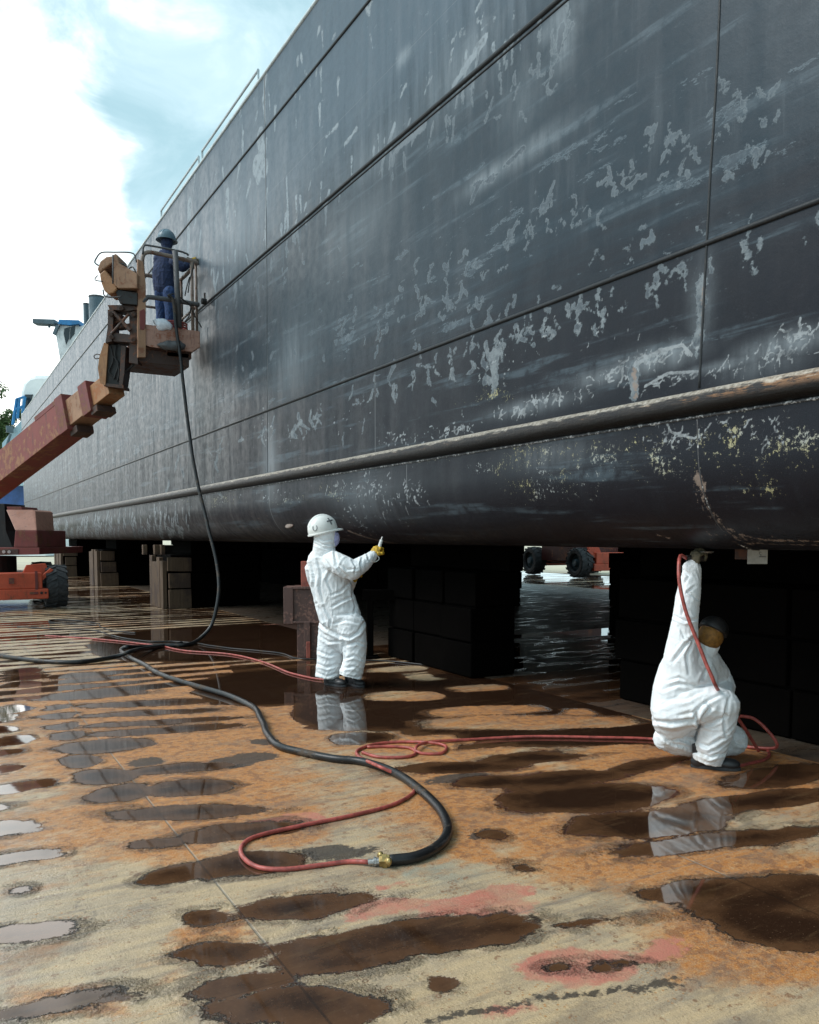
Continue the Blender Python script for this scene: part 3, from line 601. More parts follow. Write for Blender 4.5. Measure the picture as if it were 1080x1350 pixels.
# rub rail, plate-edge welds
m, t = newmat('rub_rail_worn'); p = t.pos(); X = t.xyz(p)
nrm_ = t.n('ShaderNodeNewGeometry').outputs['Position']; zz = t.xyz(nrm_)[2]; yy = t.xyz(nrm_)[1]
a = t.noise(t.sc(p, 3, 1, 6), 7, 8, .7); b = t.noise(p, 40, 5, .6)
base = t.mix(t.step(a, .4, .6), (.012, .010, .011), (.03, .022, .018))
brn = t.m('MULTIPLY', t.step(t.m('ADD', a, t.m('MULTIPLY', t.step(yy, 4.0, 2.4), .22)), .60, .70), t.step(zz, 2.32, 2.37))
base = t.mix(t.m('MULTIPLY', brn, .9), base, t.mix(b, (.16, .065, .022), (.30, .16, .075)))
base = t.mix(t.step(zz, 2.36, 2.30), base, (.004, .004, .004)); wht = t.m('MULTIPLY', t.step(t.m('ADD', zz, t.m('MULTIPLY', t.m('SUBTRACT', a, .5), 0.10)), 2.372, 2.392), t.step(yy, 26, 9)); base = t.mix(t.m('MULTIPLY', wht, .8), base, t.mix(t.step(b, .35, .65), (.22, .18, .14), (.52, .47, .40)))  # pale top strip: worn edge plus painted highlight; underside painted darker by height
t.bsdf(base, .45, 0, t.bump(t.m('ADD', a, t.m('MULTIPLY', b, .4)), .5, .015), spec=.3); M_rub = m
def swept(name, z, x0, prof, mat):
    mb = MB(); SSs = np.concatenate([np.linspace(S0, 45.5, 160), np.linspace(45.6, 49.2, 14)])
    vs = []; n = len(prof)
    for s_ in SSs:
        k = min(1, max(0, (s_-45.5)/4.5)); tp = 4.2*(1-math.sqrt(max(0, 1-k*k)))
        w = .0025*mn.noise(Vector((s_*2.3, z, 0)))
        for (dx, dz) in prof: vs.append((x0+tp-dx, s_, z+dz+w))
    fs = [(i_*n+k, i_*n+k+1, (i_+1)*n+k+1, (i_+1)*n+k) for i_ in range(len(SSs)-1) for k in range(n-1)]
    mb.add(vs, fs); return mb.build(name, mat, ship, smooth=True)
half = lambda r, n=10, sx=1.: [(max(-.004, r*sx*math.sin(math.pi*k/n)-.001), r*math.cos(math.pi*k/n)) for k in range(n+1)]
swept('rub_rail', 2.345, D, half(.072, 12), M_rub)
M_bead = metal_paint('weld_bead', (.010, .012, .015), (.05, .055, .06), amt=.0, rough=.5, scale=10)
M_bead2 = metal_paint('chipped_weld_bead', (.05, .05, .055), (.40, .40, .40), amt=.55, rough=.4, scale=14)
swept('lower_rail_weld', 2.262, D, half(.010, 5), M_bead2)
swept('plate_edge_weld', 3.255, D, half(.017, 6), M_bead)
swept('plate_edge_weld', 5.335, D, half(.022, 6), M_bead)
swept('plate_edge_weld', 5.285, D, half(.010, 5), M_bead)
swept('plate_edge_weld', 6.90, D, half(.018, 6), M_bead)
def vweld(pts, r, name='upright_weld', mat=None):
    mb = MB(); P = []
    for s_, v_ in pts:
        x_, z_ = section(v_); P.append(Vector((x_+.002, s_, z_)))
    mb.tube(spline(P, .05), r, 8); return mb.build(name, mat or M_bead2, ship, smooth=True)
vweld([(3.30, 7.6), (3.33, 4.6), (3.37, 3.55), (3.41, 2.43)], .009, mat=M_bead)
vweld([(3.42, 2.26), (3.40, 1.9), (3.40, 1.6), (3.40, 1.3), (3.4, 1.15)], .006)
vweld([(10.64, 7.6), (10.64, 5.3), (10.70, 2.43)], .006, mat=M_bead)
# cap strip and railing on the deck edge
mb = MB(); mb.tube([(D-.0, S0, ZTOP-.02), (D-.0, 45.5, ZTOP-.02)], .022, 8); mb.build('deck_edge_bar', M_lightrail, ship, smooth=True)
def railing(sa, sb, h, xo=.03):
    mb = MB(); x_ = D+xo
    z0 = ZTOP+.02
    mb.tube([(x_, sa, z0), (x_, sa, z0+h), (x_, sb, z0+h), (x_, sb, z0)], .018, 8)
    mb.box((x_+.02, (sa+sb)/2, z0+.03), (.02, sb-sa-.06, .08))
    mb.build('deck_railing', M_lightrail, ship)
a0 = hsv(338, 108)[0]; a1 = hsv(263, 213)[0]; a2 = hsv(211, 290)[0]
railing(a0, a1*.995, .17); railing(a1*1.01, a2, .16)
# small white draft disc and anode under the bilge
c0 = at(382, 716, 9.6)
mb = MB(); mb.ell((4.06, 10.2, 1.70), (.045, .13, .022), Matrix.Rotation(math.radians(-50), 3, 'Y')); mb.build('anode', M_rail, ship, smooth=True)
# ------------------------------------------------------------ supports under the hull
M_timber = None
m, t = newmat('old_timber'); p = t.pos(); a = t.noise(t.sc(p, 9, 9, .8), 2, 7, .65, .4); b = t.noise(p, 2.5, 6, .6)
cc = t.mix(a, (.05, .028, .018), (.15, .095, .055)); cc = t.mix(t.step(b, .45, .62), cc, (.06, .036, .026)); t.bsdf(cc, .85, 0, t.bump(a, .7, .03)); M_timber = m
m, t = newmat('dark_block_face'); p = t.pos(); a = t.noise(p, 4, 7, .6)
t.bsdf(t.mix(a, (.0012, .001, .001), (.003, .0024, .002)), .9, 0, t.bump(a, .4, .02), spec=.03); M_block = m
ZB = BZ-BR
def keel_block(x0, x1, y0, y1, label, group='keel blocks under the hull', timber=True):
    o = empty('keel_block', ((x0+x1)/2, (y0+y1)/2, 0), label, 'keel block', group)
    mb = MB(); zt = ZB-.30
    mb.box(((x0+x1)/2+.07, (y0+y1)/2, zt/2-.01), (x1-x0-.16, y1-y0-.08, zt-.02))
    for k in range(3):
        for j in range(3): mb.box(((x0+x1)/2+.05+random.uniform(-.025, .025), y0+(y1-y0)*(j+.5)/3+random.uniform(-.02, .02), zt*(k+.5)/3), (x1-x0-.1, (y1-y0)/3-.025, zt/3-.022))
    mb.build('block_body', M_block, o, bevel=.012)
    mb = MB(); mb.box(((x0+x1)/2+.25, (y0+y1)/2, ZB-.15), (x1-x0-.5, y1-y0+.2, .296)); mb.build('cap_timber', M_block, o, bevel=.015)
    if timber:
        mb = MB(); n = 5; w = (y1-y0)
        x = x0
        for k in range(n):
            ww = w/n; h = zt*random.uniform(.86, 1.0)-.02; mb.box((x0-.03+random.uniform(-.02, .02), y0+ww*(k+.5), h/2), (.09, ww-.018, h), Matrix.Rotation(random.uniform(-.02, .02), 3, 'X'))
        for k in range(3):
            hh_ = zt*(.38, .3, .28)[k]; mb.box((x0+.26+random.uniform(-.03, .03), y0-.045, zt*(.18, .52, .82)[k]), (.46+random.uniform(-.08, .08), .08, hh_-.03), Matrix.Rotation(random.uniform(-.03, .03), 3, 'Y'))
        mb.build('timber_facing', M_timber, o, bevel=.01)
    return o
keel_block(4.3, 6.4, 17.9, 19.3, 'timber-faced keel block under the bilge, second behind the hanging black hose')
keel_block(4.45, 6.4, 27.2, 28.8, 'timber-faced keel block under the bilge, midway between the hose and the far tyre')
keel_block(4.3, 6.4, 34.5, 36.5, 'narrow far keel block under the bilge just right of the red lift tyre', timber=True)
keel_block(4.95, 5.65, 7.35, 9.3, 'large dark keel block in the shade directly behind the standing man', timber=False)
keel_block(5.5, 8.0, 3.0, 5.75, 'large dark keel block in the shade behind the crouching man', timber=False)
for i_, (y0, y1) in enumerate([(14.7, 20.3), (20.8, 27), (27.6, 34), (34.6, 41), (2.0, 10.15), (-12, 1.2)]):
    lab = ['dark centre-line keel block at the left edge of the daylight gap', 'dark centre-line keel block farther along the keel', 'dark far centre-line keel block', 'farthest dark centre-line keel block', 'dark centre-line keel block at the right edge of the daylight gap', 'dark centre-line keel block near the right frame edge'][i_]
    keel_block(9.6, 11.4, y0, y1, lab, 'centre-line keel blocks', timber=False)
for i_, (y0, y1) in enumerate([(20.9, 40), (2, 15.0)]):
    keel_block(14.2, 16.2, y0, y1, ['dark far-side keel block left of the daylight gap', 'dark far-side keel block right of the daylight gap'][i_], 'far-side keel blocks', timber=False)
# shelf of small blocks on top of the timber block
for i_, (px, lab) in enumerate([(191, 'leftmost small pale wedge on the timber-faced block under the bilge'), (206, 'middle small pale wedge on the timber-faced block under the bilge'), (214, 'rightmost small pale wedge on the timber-faced block under the bilge')]):
    P = at(px, 733, 17.6); mb = MB(); mb.box((P.x, P.y, 1.17+.11), (.09, .12, .21), Matrix.Rotation(.1*i_, 3, 'Z'))
    tag(mb.build('wedge', M_timber, bevel=.008), lab, 'wedge', 'small wedges on the timber block')
# brown steel prop behind the standing man
G = gnd(408, 868); o = empty('steel_prop', (G.x, G.y, 0), 'brown steel prop with box head and red upright behind the standing man', 'prop')
dpt = 10.45
def pxbox(name, x0, y0, x1, y1, d, depth, mat, parent, bevel=.006, rz=0.):
    a = at(x0, y1, d); b = at(x1, y0, d); w = (b-a).dot(_R); h = b.z-a.z; c = (a+b)/2+HF*(depth/2)
    mb = MB(); mb.box(c, (w, depth, h), (Matrix.Rotation(-YAW+rz, 3, 'Z'))); return mb.build(name, mat, parent, bevel=bevel)
pxbox('post', 392, 818, 440, 869, dpt, .22, M_brown, o)
b_ = pxbox('box_head', 386, 777, 452, 819, dpt, .30, M_brown, o)
pxbox('box_end', 374, 774, 386.5, 823, dpt-.03, .36, M_brown, o)
pxbox('flange', 384, 773.5, 452, 777, dpt-.03, .36, M_brown, o)
pxbox('flange', 384, 819, 452, 822, dpt-.03, .36, M_brown, o)
pxbox('upright', 397, 740, 409, 773.5, dpt+.03, .10, M_redpost, o)
pxbox('stay', 401, 820, 409, 866, dpt-.05, .04, M_brown, o)
pxbox('red_strip', 404, 846, 409, 868, dpt-.07, .02, M_redpost, o, rz=.1)
o = empty('dark_trestle', tuple(gnd(520, 872)), 'dark rusty trestle in the shade just right of the standing man', 'trestle')
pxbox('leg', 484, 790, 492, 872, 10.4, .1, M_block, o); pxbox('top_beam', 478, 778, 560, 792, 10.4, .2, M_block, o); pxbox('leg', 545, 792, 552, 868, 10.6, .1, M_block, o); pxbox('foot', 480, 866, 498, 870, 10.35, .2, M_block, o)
# pale marker plate under the bilge at the right
P = at(1000, 734, 5.7)
o = empty('marker_plate', tuple(at(1000, 744, 5.7)), 'pale white plate with small dark marks hanging under the hull at the right', 'plate')
pxbox('plate', 986, 724, 1012.5, 743.5, 5.7, .012, simple('marker_white', (.55, .56, .54), .7, .1, 30), o, .001)
mb = MB()
def pxline(mb, pts, d, r): mb.tube([at(x, y, d) for x, y in pts], r, 5)
for L_, r_ in (([(1001, 734), (1010, 734)], .0022), ([(1004, 728), (1001, 728), (1001.4, 730.5), (1003.6, 731), (1003, 733)], .0016)):
    mb = MB(); pxline(mb, L_, 5.692, r_); mb.build('mark', M_grey, o)
P0 = (at(1000, 722, 5.7)); mb = MB(); mb.box((P0.x+.06, P0.y+.14, ZB-.04), (.05, .16, .078)); mb.build('bracket', M_darkrust, o)
# ------------------------------------------------------------ boom lifts
def ply(px, py, Y):                     # photo point on the plane y = Y
    r = ray(px, py); return Vector((0, 0, CH))+r*(Y/r.y)
def pxprism(name, poly, d, depth, mat, parent, bevel=.006):
    mb = MB(); mb.prism([at(x, y, d) for x, y in poly], HF*depth); return mb.build(name, mat, parent, bevel=bevel)
def chassis(root, Mx):
    """local frame: x across, y along, origin on the ground"""
    def B(mb, name, mat, parent=root, **k): return mb.build(name, mat, parent, xf=Mx, **k)
    mb = MB(); mb.box((0, 0, .60), (1.55, 2.5, .30)); mb.box((0, -1.50, .62), (1.80, .5, .34)); mb.box((0, -1.62, .34), (2.02, .34, .22)); mb.box((0, 1.5, .5), (1.8, .4, .4))
    fr = B(mb, 'chassis_frame', M_orange, bevel=.02)
    for c_, s_ in (((.30, -1.77, .63), (.10, .05, .12)), ((.78, -1.765, .63), (.05, .05, .40)), ((.72, -1.80, .36), (.16, .03, .05))):
        mb = MB(); mb.box(c_, s_); B(mb, 'frame_fitting', M_maroon, fr)
    for x_, r_ in ((.87, .03), (.95, .022)):
        mb = MB(); mb.tube([(x_, -1.78, .36), (x_, -1.81, .36)], r_, 8); B(mb, 'bolt', M_black, fr)
    for sx in (-1, 1):
        mb = MB(); mb.prism([(sx*.55, -1.5, .80), (sx*.62, -1.5, .95), (sx*1.0, -1.5, .98), (sx*1.06, -1.5, .80), (sx*.80, -1.5, .62)], (0, .10, 0)); mb.prism([(sx*.78, -1.72, .62), (sx*1.08, -1.62, .88), (sx*1.14, -1.62, .84), (sx*.84, -1.72, .55)], (0, .12, 0))
        B(mb, 'axle_bracket', M_orange, bevel=.01)
    for sy in (-1, 1):
        mb = MB(); mb.tube([(-1.1, sy*1.3, .47), (1.1, sy*1.3, .47)], .09, 12); mb.box((0, sy*1.3, .5), (1.2, .2, .22)); B(mb, 'axle', M_black)
        for sx in (-1, 1):
            cx, cy, cz, R_, w = sx*1.2, sy*1.3, .475, .475, .42
            hub = MB()
            hub.tube([(cx-sx*.02, cy, cz), (cx+sx*.12, cy, cz)], [.25, .25], 24); hub.tube([(cx+sx*.11, cy, cz), (cx+sx*.20, cy, cz)], [.13, .10], 16)
            for k in range(8):
                a = k*math.pi/4; hub.tube([(cx+sx*.11, cy+.17*math.cos(a), cz+.17*math.sin(a)), (cx+sx*.14, cy+.17*math.cos(a), cz+.17*math.sin(a))], .015, 6)
            wheel = B(hub, 'wheel', M_greyb)
            ty = MB(); n = 40; prof = [(-.17, .26), (-.21, .30), (-.215, .40), (-.19, .435), (-.1, .448), (.1, .448), (.19, .435), (.215, .40), (.21, .30), (.17, .26)]
            vs = [(cx+px_, cy+r_*math.cos(2*math.pi*k/n), cz+r_*math.sin(2*math.pi*k/n)) for k in range(n) for px_, r_ in prof]; q = len(prof)
            ty.add(vs, [(k*q+j, k*q+(j+1) % q, ((k+1) % n)*q+(j+1) % q, ((k+1) % n)*q+j) for k in range(n) for j in range(q)])
            for k in range(17):
                for sd_ in (-1, 1):
                    a0_ = 2*math.pi*(k+(.5 if sd_ > 0 else 0))/17
                    pp = []
                    for (u, da) in ((0.0, .0), (.215, .24), (.222, .40), (.0, .15)):
                        for rr in (.435, .475 if u < .1 else .462): pp.append((u, a0_+da, rr))
                    vs = [(cx+sd_*u, cy+r*math.cos(a), cz+r*math.sin(a)) for u, a, r in pp]
                    ty.add(vs, [(0, 2, 3, 1), (2, 4, 5, 3), (4, 6, 7, 5), (6, 0, 1, 7), (1, 3, 5, 7), (0, 6, 4, 2)])
            B(ty, 'tyre', M_rubber, wheel)
rt = Matrix.Translation((1.06, 20.85, 0))
lift = empty('boom_lift', rt.translation, 'red boom lift at the left raising a worker platform along the hull', 'boom lift')
chassis(lift, rt)
dl = 18.0
# turntable
mb = MB(); mb.tube([(0, .0, .75), (0, .0, 1.12)], .55, 32); mb.build('slew_ring', M_black, lift, xf=rt)
pxprism('turntable_plate', [(-90, 722), (52, 722), (52, 731), (25, 731.5), (-90, 733)], dl, 2.4, M_maroon, lift)
pxprism('lamp_panel', [(0, 724.5), (24, 724), (24, 731), (0, 732)], dl-.02, .03, M_darkrust, lift, .002)
mb = MB()
for x_ in (5, 12):
    mb = MB(); mb.tube([at(x_, 727.5, dl-.05), at(x_, 727.5, dl-.01)], .035, 12); mb.build('lamp', M_tape, lift)
pxprism('counterweight', [(20, 699), (49, 699), (50, 722), (18, 722)], dl+.05, 1.5, M_maroon, lift, .02)
mb = MB(); P_ = [at(8, 672, dl+.55), at(43, 672, dl+.55), at(47, 674, dl+.55), at(48.5, 699, dl+.05), at(20, 699, dl+.05)]; mb.prism(P_, HF*.9); mb.build('engine_cover', metal_paint('dusty_red_paint', (.34, .15, .10), (.2, .09, .06), amt=.45), lift, bevel=.015)
pxprism('rear_frame', [(-90, 664), (6, 664), (8, 700), (17, 722), (-90, 722)], dl+.7, 1.0, M_black, lift)
pxprism('cover_top', [(9, 668), (28, 668), (30, 673), (10, 673)], dl+.7, .8, M_maroon, lift)
# boom
BA = at(-62, 676, 17.2); BB = at(152, 507, 13.25)
bd = (BB-BA); BL = bd.length; bd.normalize(); side = bd.cross(Vector((0, 0, 1))).normalized(); bup = side.cross(bd).normalized()
Rb = Matrix((side, bd, bup)).transposed()
def bx(name, t0, t1, w, h, mat, off=(0, 0), bevel=.008, par=lift):
    c = BA+bd*((t0+t1)/2*BL)+side*off[0]+bup*off[1]; mb = MB(); mb.box(c, (w, (t1-t0)*BL, h), Rb); return mb.build(name, mat, par, bevel=bevel)
M_boomred = metal_paint('boom_red_worn', (.23, .055, .045), (.21, .105, .06), amt=.62, scale=2.2)
M_boomtan = metal_paint('boom_tan_worn', (.38, .19, .09), (.22, .09, .04), amt=.5, scale=3)
s1 = bx('boom_section', 0, .80, .44, .54, M_boomred); bx('collar', .775, .815, .48, .63, M_maroon, (0, .02), par=s1); bx('collar', .66, .775, .45, .09, M_maroon, (0, .285), par=s1)
bx('wear_pad', .80, .835, .30, .12, M_darkrust, (0, -.32), par=s1)
s2 = bx('boom_section', .79, .915, .36, .44, M_tan); bx('collar', .885, .925, .41, .52, M_maroon, par=s2); bx('wear_pad', .915, .945, .34, .11, M_darkrust, (0, -.26), par=s2)
s3 = bx('boom_section', .90, 1.0, .28, .34, M_boomtan)
# boom head and levelling jib
hd = 13.12
pxprism('head_plate', [(131, 470), (137, 452), (143, 451), (141, 478), (139, 508), (132, 505), (129, 485)], hd-.06, .03, M_boomtan, lift, .003)
pxprism('head_plate', [(160, 455), (166, 456), (164, 492), (161, 511), (157, 510)], hd-.05, .26, M_darkrust, lift, .003)
mb = MB(); mb.prism([at(139, 452, hd), at(161, 455, hd), at(158, 508, hd), (at(139, 507, hd))], HF*.22); mb.build('head_core', M_black, lift, bevel=.01)
pxprism('head_foot', [(137, 505), (163, 508), (163, 512), (137, 509)], hd-.05, .28, M_darkrust, lift, .003)
mb = MB()
for pts in ([(146, 456), (149, 475), (144, 490), (152, 498)], [(153, 455), (152, 470), (157, 488), (155, 503)], [(149, 470), (156, 480), (150, 500)]): mb.tube(spline([at(x, y, hd-.03) for x, y in pts], .02), .011, 6)
mb.build('hydraulic_hose', M_black, lift, smooth=True)
mb = MB(); mb.tube(spline([at(x, y, hd) for x, y in [(132, 472), (126, 473), (124, 470), (127, 467), (133, 468)]], .02), .008, 6); mb.build('lifting_eye', M_darkrust, lift)
mb = MB()
mb.prism([at(142, 402, 13.0), at(181, 402, 13.0), at(181, 408, 13.0), at(168, 410, 13.0), at(144, 408, 13.0)], HF*.3)
mb.prism([at(142, 408, 13.0), at(150, 408, 13.0), at(148, 450, 13.0), at(139, 452, 13.0), at(142, 430, 13.0)], HF*.3)
mb.prism([at(146, 438, 13.0), at(181, 442, 13.0), at(181, 452, 13.0), at(150, 450, 13.0)], HF*.3)
mb.prism([at(170, 410, 13.05), at(182, 408, 13.05), at(182, 480, 13.05), at(170, 478, 13.05), at(171, 440, 13.05)], HF*.2)
mb.prism([at(148, 412, 13.08), at(160, 414, 13.08), at(158, 424, 13.08), at(148, 428, 13.08)], HF*.2)
mb.prism([at(154, 428, 13.05), at(172, 426, 13.05), at(172, 431, 13.05), at(154, 433, 13.05)], HF*.15)
mb.tube([at(150, 412, 12.98), at(172, 436, 12.98)], .03, 10); mb.tube([at(147, 440, 12.98), at(170, 414, 12.98)], .022, 10)
for x_, y_ in ((146, 414), (176, 447), (147, 444), (176, 414), (160, 406)): mb.tube([at(x_, y_, 12.93), at(x_, y_, 13.35)], .035, 12)
mb.build('jib_linkage', M_darkrust, lift, bevel=.004)
mb = MB(); mb.tube(spline([at(x, y, hd) for x, y in [(162, 492), (172, 485), (180, 477)]], .05), .014, 6); mb.build('link_rod', M_black, lift)
# platform
YN, YF = 13.36, 14.45; XL, XR = ply(186, 400, YN).x, 3.80
zf = ply(230, 441, YN).z; ztop = ply(230, 338.5, YN).z; zth = ply(230, 330, YN).z; zmid = ply(230, 397, YN).z; zb = ply(230, 459, YN).z; zbb = ply(215, 479, YN).z; ztb = ply(230, 433, YN).z
mb = MB(); mb.box(((XL+XR)/2, (YN+YF)/2, zf+.01), (XR-XL, YF-YN, .03)); plat = mb.build('platform_floor', M_darkrust, lift)
mb = MB()
mb.prism([(XL+.02, YN-.03, zb), (XL+.12, YN-.03, zb-.03), (XR-.12, YN-.03, zb-.03), (XR, YN-.03, zb+.06), (XR, YN-.03, ztb), (XL+.06, YN-.03, ztb)], (0, .03, 0))
mb.box((XR+.0, (YN+YF)/2, (ztb+zb)/2+.03), (.03, YF-YN, ztb-zb-.06)); mb.box(((XL+XR)/2, YF, (ztb+zb)/2), (XR-XL, .03, ztb-zb)); mb.build('toe_board', M_pinkish, plat, bevel=.006)
mb = MB(); mb.box(((XL+XR)/2-.12, (YN+YF)/2, (zb+zbb)/2-.02), (.86, .9, zb-zbb-.04)); mb.box((XR-.30, (YN+YF)/2, zb-.07), (.40, .9, .10)); mb.build('underframe', M_darkrust, plat, bevel=.01)
pl = [ply(181.5, 341, YN-.06), ply(189, 345, YN-.06), ply(192.5, 375, YN-.06), ply(192.5, 471, YN-.06), ply(182, 471, YN-.06)]
mb = MB(); mb.prism(pl, (0, .07, 0)); post = mb.build('support_post', M_tan, lift, bevel=.006)
pl = [ply(184, 410, YN-.066), ply(190, 407, YN-.066), ply(192, 411, YN-.066), ply(192, 432, YN-.066), ply(190, 435, YN-.066), ply(184.5, 434, YN-.066)]
mb = MB(); mb.prism(pl, (0, .02, 0)); mb.build('reflector_panel', M_maroon, post, bevel=.006)
def rail(name, pts, r, mat=M_rail):
    r = r*1.2; mb = MB(); mb.tube(spline(pts, .04) if len(pts) > 3 else pts, r, 10); return mb.build(name, mat, lift, smooth=True)
x0 = XL+.04
rail('guard_rail', [(x0, YN, ztop-.35), (x0, YN, ztop-.10), (x0+.08, YN, ztop), (x0+.35, YN, ztop), (XR-.15, YN, ztop-.02), (XR-.02, YN+.03, ztop-.02), (XR, YN+.18, ztop-.02), (XR, YF-.15, ztop-.02), (XR-.08, YF, ztop-.02), (x0+.2, YF, ztop-.02), (x0, YF-.05, ztop-.02)], .026)
rail('upper_rail', [(x0, YN-.02, ztop-.05), (x0+.02, YN-.02, zth-.02), (x0+.12, YN-.02, zth), (XR-.25, YN-.02, zth-.01), (XR-.15, YN-.02, zth-.05)], .013, M_greypipe)
rail('mid_rail', [(x0-.02, YN-.03, zmid-.10), (x0+.04, YN-.03, zmid-.02), (x0+.12, YN-.03, zmid), (x0+.5, YN-.03, zmid), (XR+.0, YN-.03, zmid-.01)], .030, M_greypipe)
rail('mid_rail', [(XR, YN, zmid), (XR, YF, zmid)], .018); rail('mid_rail', [(x0, YF, zmid+.15), (XR, YF, zmid+.15)], .018)
for x_, y_, r_ in ((XR-.10, YN, .022), (XR, YN+.12, .018), (XR, YF-.05, .022), (x0+.03, YF, .020), (x0+.16, YF, .026), (XR-.35, YF, .02)): rail('rail_post', [(x_, y_, zf), (x_, y_, ztop)], r_)
A_ = ply(231, 331, YN-.09); B_ = ply(236.5, 432, YN-.09)
rail('taped_pole', [A_, B_], .036, M_greypipe)
mb = MB()
for k0, k1 in ((.16, .20), (.46, .50), (.72, .78), (.90, .98)):
    mb = MB(); mb.tube([A_.lerp(B_, k0), A_.lerp(B_, k1)], .0385, 10); mb.build('tape_band', M_tape, lift)
mb = MB(); mb.tube([ply(266, 397, YN-.05), ply(272, 398, YN-.05)], .05, 8); mb.box(ply(270, 393, YN-.05), (.02, .04, .16)); mb.build('rail_end', M_black, lift)
mb = MB()
for pts in ([(222, 392), (226, 388), (234, 388), (238, 393), (232, 398), (224, 396)], [(238, 392), (243, 396), (250, 402), (256, 415), (266, 432)], [(250, 365), (246, 380), (244, 390)], [(256, 345), (250, 372), (248, 386)], [(252, 400), (250, 415), (244, 424)]): mb.tube(spline([ply(x, y, YN-.07) for x, y in pts], .03), .009, 6)
mb.build('cable', M_black, lift, smooth=True)
# console with its drum and loop guards
cd = 12.85
con = pxprism('control_console', [(149, 336), (152, 334), (155, 336), (157, 347), (170, 354), (181, 361), (181, 380), (156, 380), (149, 374)], cd, .42, M_tan, lift, .012)
mb = MB(); mb.prism([at(128, 354, cd+.02), at(132, 344, cd+.02), at(140, 338, cd+.02), at(149, 337, cd+.02), at(151, 345, cd+.02), at(143, 350, cd+.02), at(135, 356, cd+.02), at(131, 361, cd+.02)], HF*.38); mb.build('console_lid', M_tan, con, bevel=.02)
mb = MB(); mb.prism([at(131, 361, cd+.02), at(138, 355, cd+.02), at(147, 366, cd+.02), at(155, 380, cd+.02), at(150, 386, cd+.02), at(143, 388, cd+.02), at(137, 383, cd+.02), at(133, 372, cd+.02)], HF*.36); mb.build('foot_box', M_boomtan, con, bevel=.02)
mb = MB()
for dz in (-.04, .44): mb.tube(spline([at(x, y, cd+dz) for x, y in [(130, 350), (125, 346), (128, 339), (134, 333), (150, 332.5), (172, 333), (178, 337), (180, 346)]], .03), .011, 8)
mb.tube(spline([at(x, y, cd-.04) for x, y in [(129, 363), (125, 368), (128, 370), (136, 371)]], .03), .009, 6); mb.tube(spline([at(x, y, cd-.04) for x, y in [(136, 382), (138, 390), (148, 392), (160, 391)]], .03), .011, 8)
mb.tube(spline([at(x, y, cd+.1) for x, y in [(158, 348), (163, 348), (167, 352)]], .02), .01, 6); mb.tube(spline([at(x, y, cd+.1) for x, y in [(170, 354), (175, 352), (179, 358)]], .02), .01, 6); mb.tube([at(149, 336, cd-.05), at(149, 374, cd-.05)], .012, 6)
mb.build('loop_guard', M_greypipe, con, smooth=True)
pxprism('console_bracket', [(151, 381), (181, 386), (181, 402), (158, 400)], cd+.06, .3, M_black, lift)
# stray things in the basket
def blob(name, c, rad, mat, label, cat, seed=0, n=28):
    mb = MB(); mb.ell(c, rad, None, n, n//2)
    c = Vector(c); mb.v = [c+(v-c)*(1+.45*mn.noise((v-c)*9+Vector((seed, 0, 0)))+.2*mn.noise((v-c)*26)) for v in mb.v]
    return tag(mb.build(name, mat, smooth=True), label, cat)
rg = ply(215, 428, YN-.02)
blob('rag', rg+Vector((0, .0, 0)), (.14, .06, .09), M_rag, 'crumpled white rag draped over the toe board at the worker\'s feet', 'rag', 3)
blob('rag', ply(226, 455, YN-.08), (.20, .06, .08), M_greypipe, 'grimy grey cloth bundle tied to the front of the raised platform', 'cloth', 8)
mb = MB(); P_ = []
for k in range(70): a = k*.36; P_.append(Vector((XR-.36+.24*math.cos(a), YN+.30+.24*math.sin(a), ztb+.0+.002*k)))
mb.tube(P_, .014, 6); tag(mb.build('coiled_hose', M_rhose, smooth=True), 'coil of thin red hose lying in the raised platform', 'hose')
# second lift beyond the hull
WP = gnd(764, 762); rz2 = -YAW+math.radians(24); Rz = Matrix.Rotation(rz2, 4, 'Z'); org = WP-(Rz @ Vector((-1.2, -1.3, 0))); LS = 1.22; org = WP-(Rz @ Vector((-1.2, -1.3, 0)))*LS; rt2 = Matrix.Translation((org.x, org.y, 0)) @ Rz @ Matrix.Scale(LS, 4)
lift2 = empty('boom_lift', rt2.translation, 'dark red boom lift seen low down beyond the hull through the gap', 'boom lift', rz=rz2)
chassis(lift2, rt2)
mb = MB(); mb.box((-.2, -.1, 1.0), (2.0, 1.9, 1.0)); mb.box((.1, .9, 1.9), (1.6, 1.2, .9)); mb.build('turntable_body', metal_paint('dark_maroon_paint', (.07, .018, .016), amt=.4), lift2, xf=rt2, bevel=.03)
mb = MB(); mb.box((.1, -.3, 2.6), (.4, 5, .5)); mb.build('boom_section', M_maroon, lift2, xf=rt2, bevel=.02)
# ------------------------------------------------------------ far things
o = empty('wheelhouse', (at(88, 470, 39).x, at(88, 470, 39).y, ZTOP), 'small white wheelhouse with blue roof rising above the hull\'s far deck', 'wheelhouse')
pxprism('wall', [(73, 437), (78, 428), (101, 424), (104, 431), (112, 428), (112, 478), (80, 480)], 39, 2.2, M_white, o, .01)
pxprism('roof', [(76, 427), (78, 421), (104, 422), (104, 427), (92, 428.5)], 38.8, 2.6, M_blue, o, .01)
pxprism('window', [(85, 433), (92, 431), (91, 446), (87, 454), (84, 440)], 38.97, .05, M_glass, o, .002); pxprism('window', [(93, 431), (99, 429.5), (98, 440), (92, 448)], 38.97, .05, M_glass, o, .002)
pxprism('visor', [(69, 440), (73, 430), (79, 428), (76, 434), (73, 441)], 38.9, 2.2, M_greyb, o, .005)
pxprism('antenna_arm', [(43, 420), (72, 421), (71, 427.5), (43, 426)], 39, .5, M_greyb, o, .01)
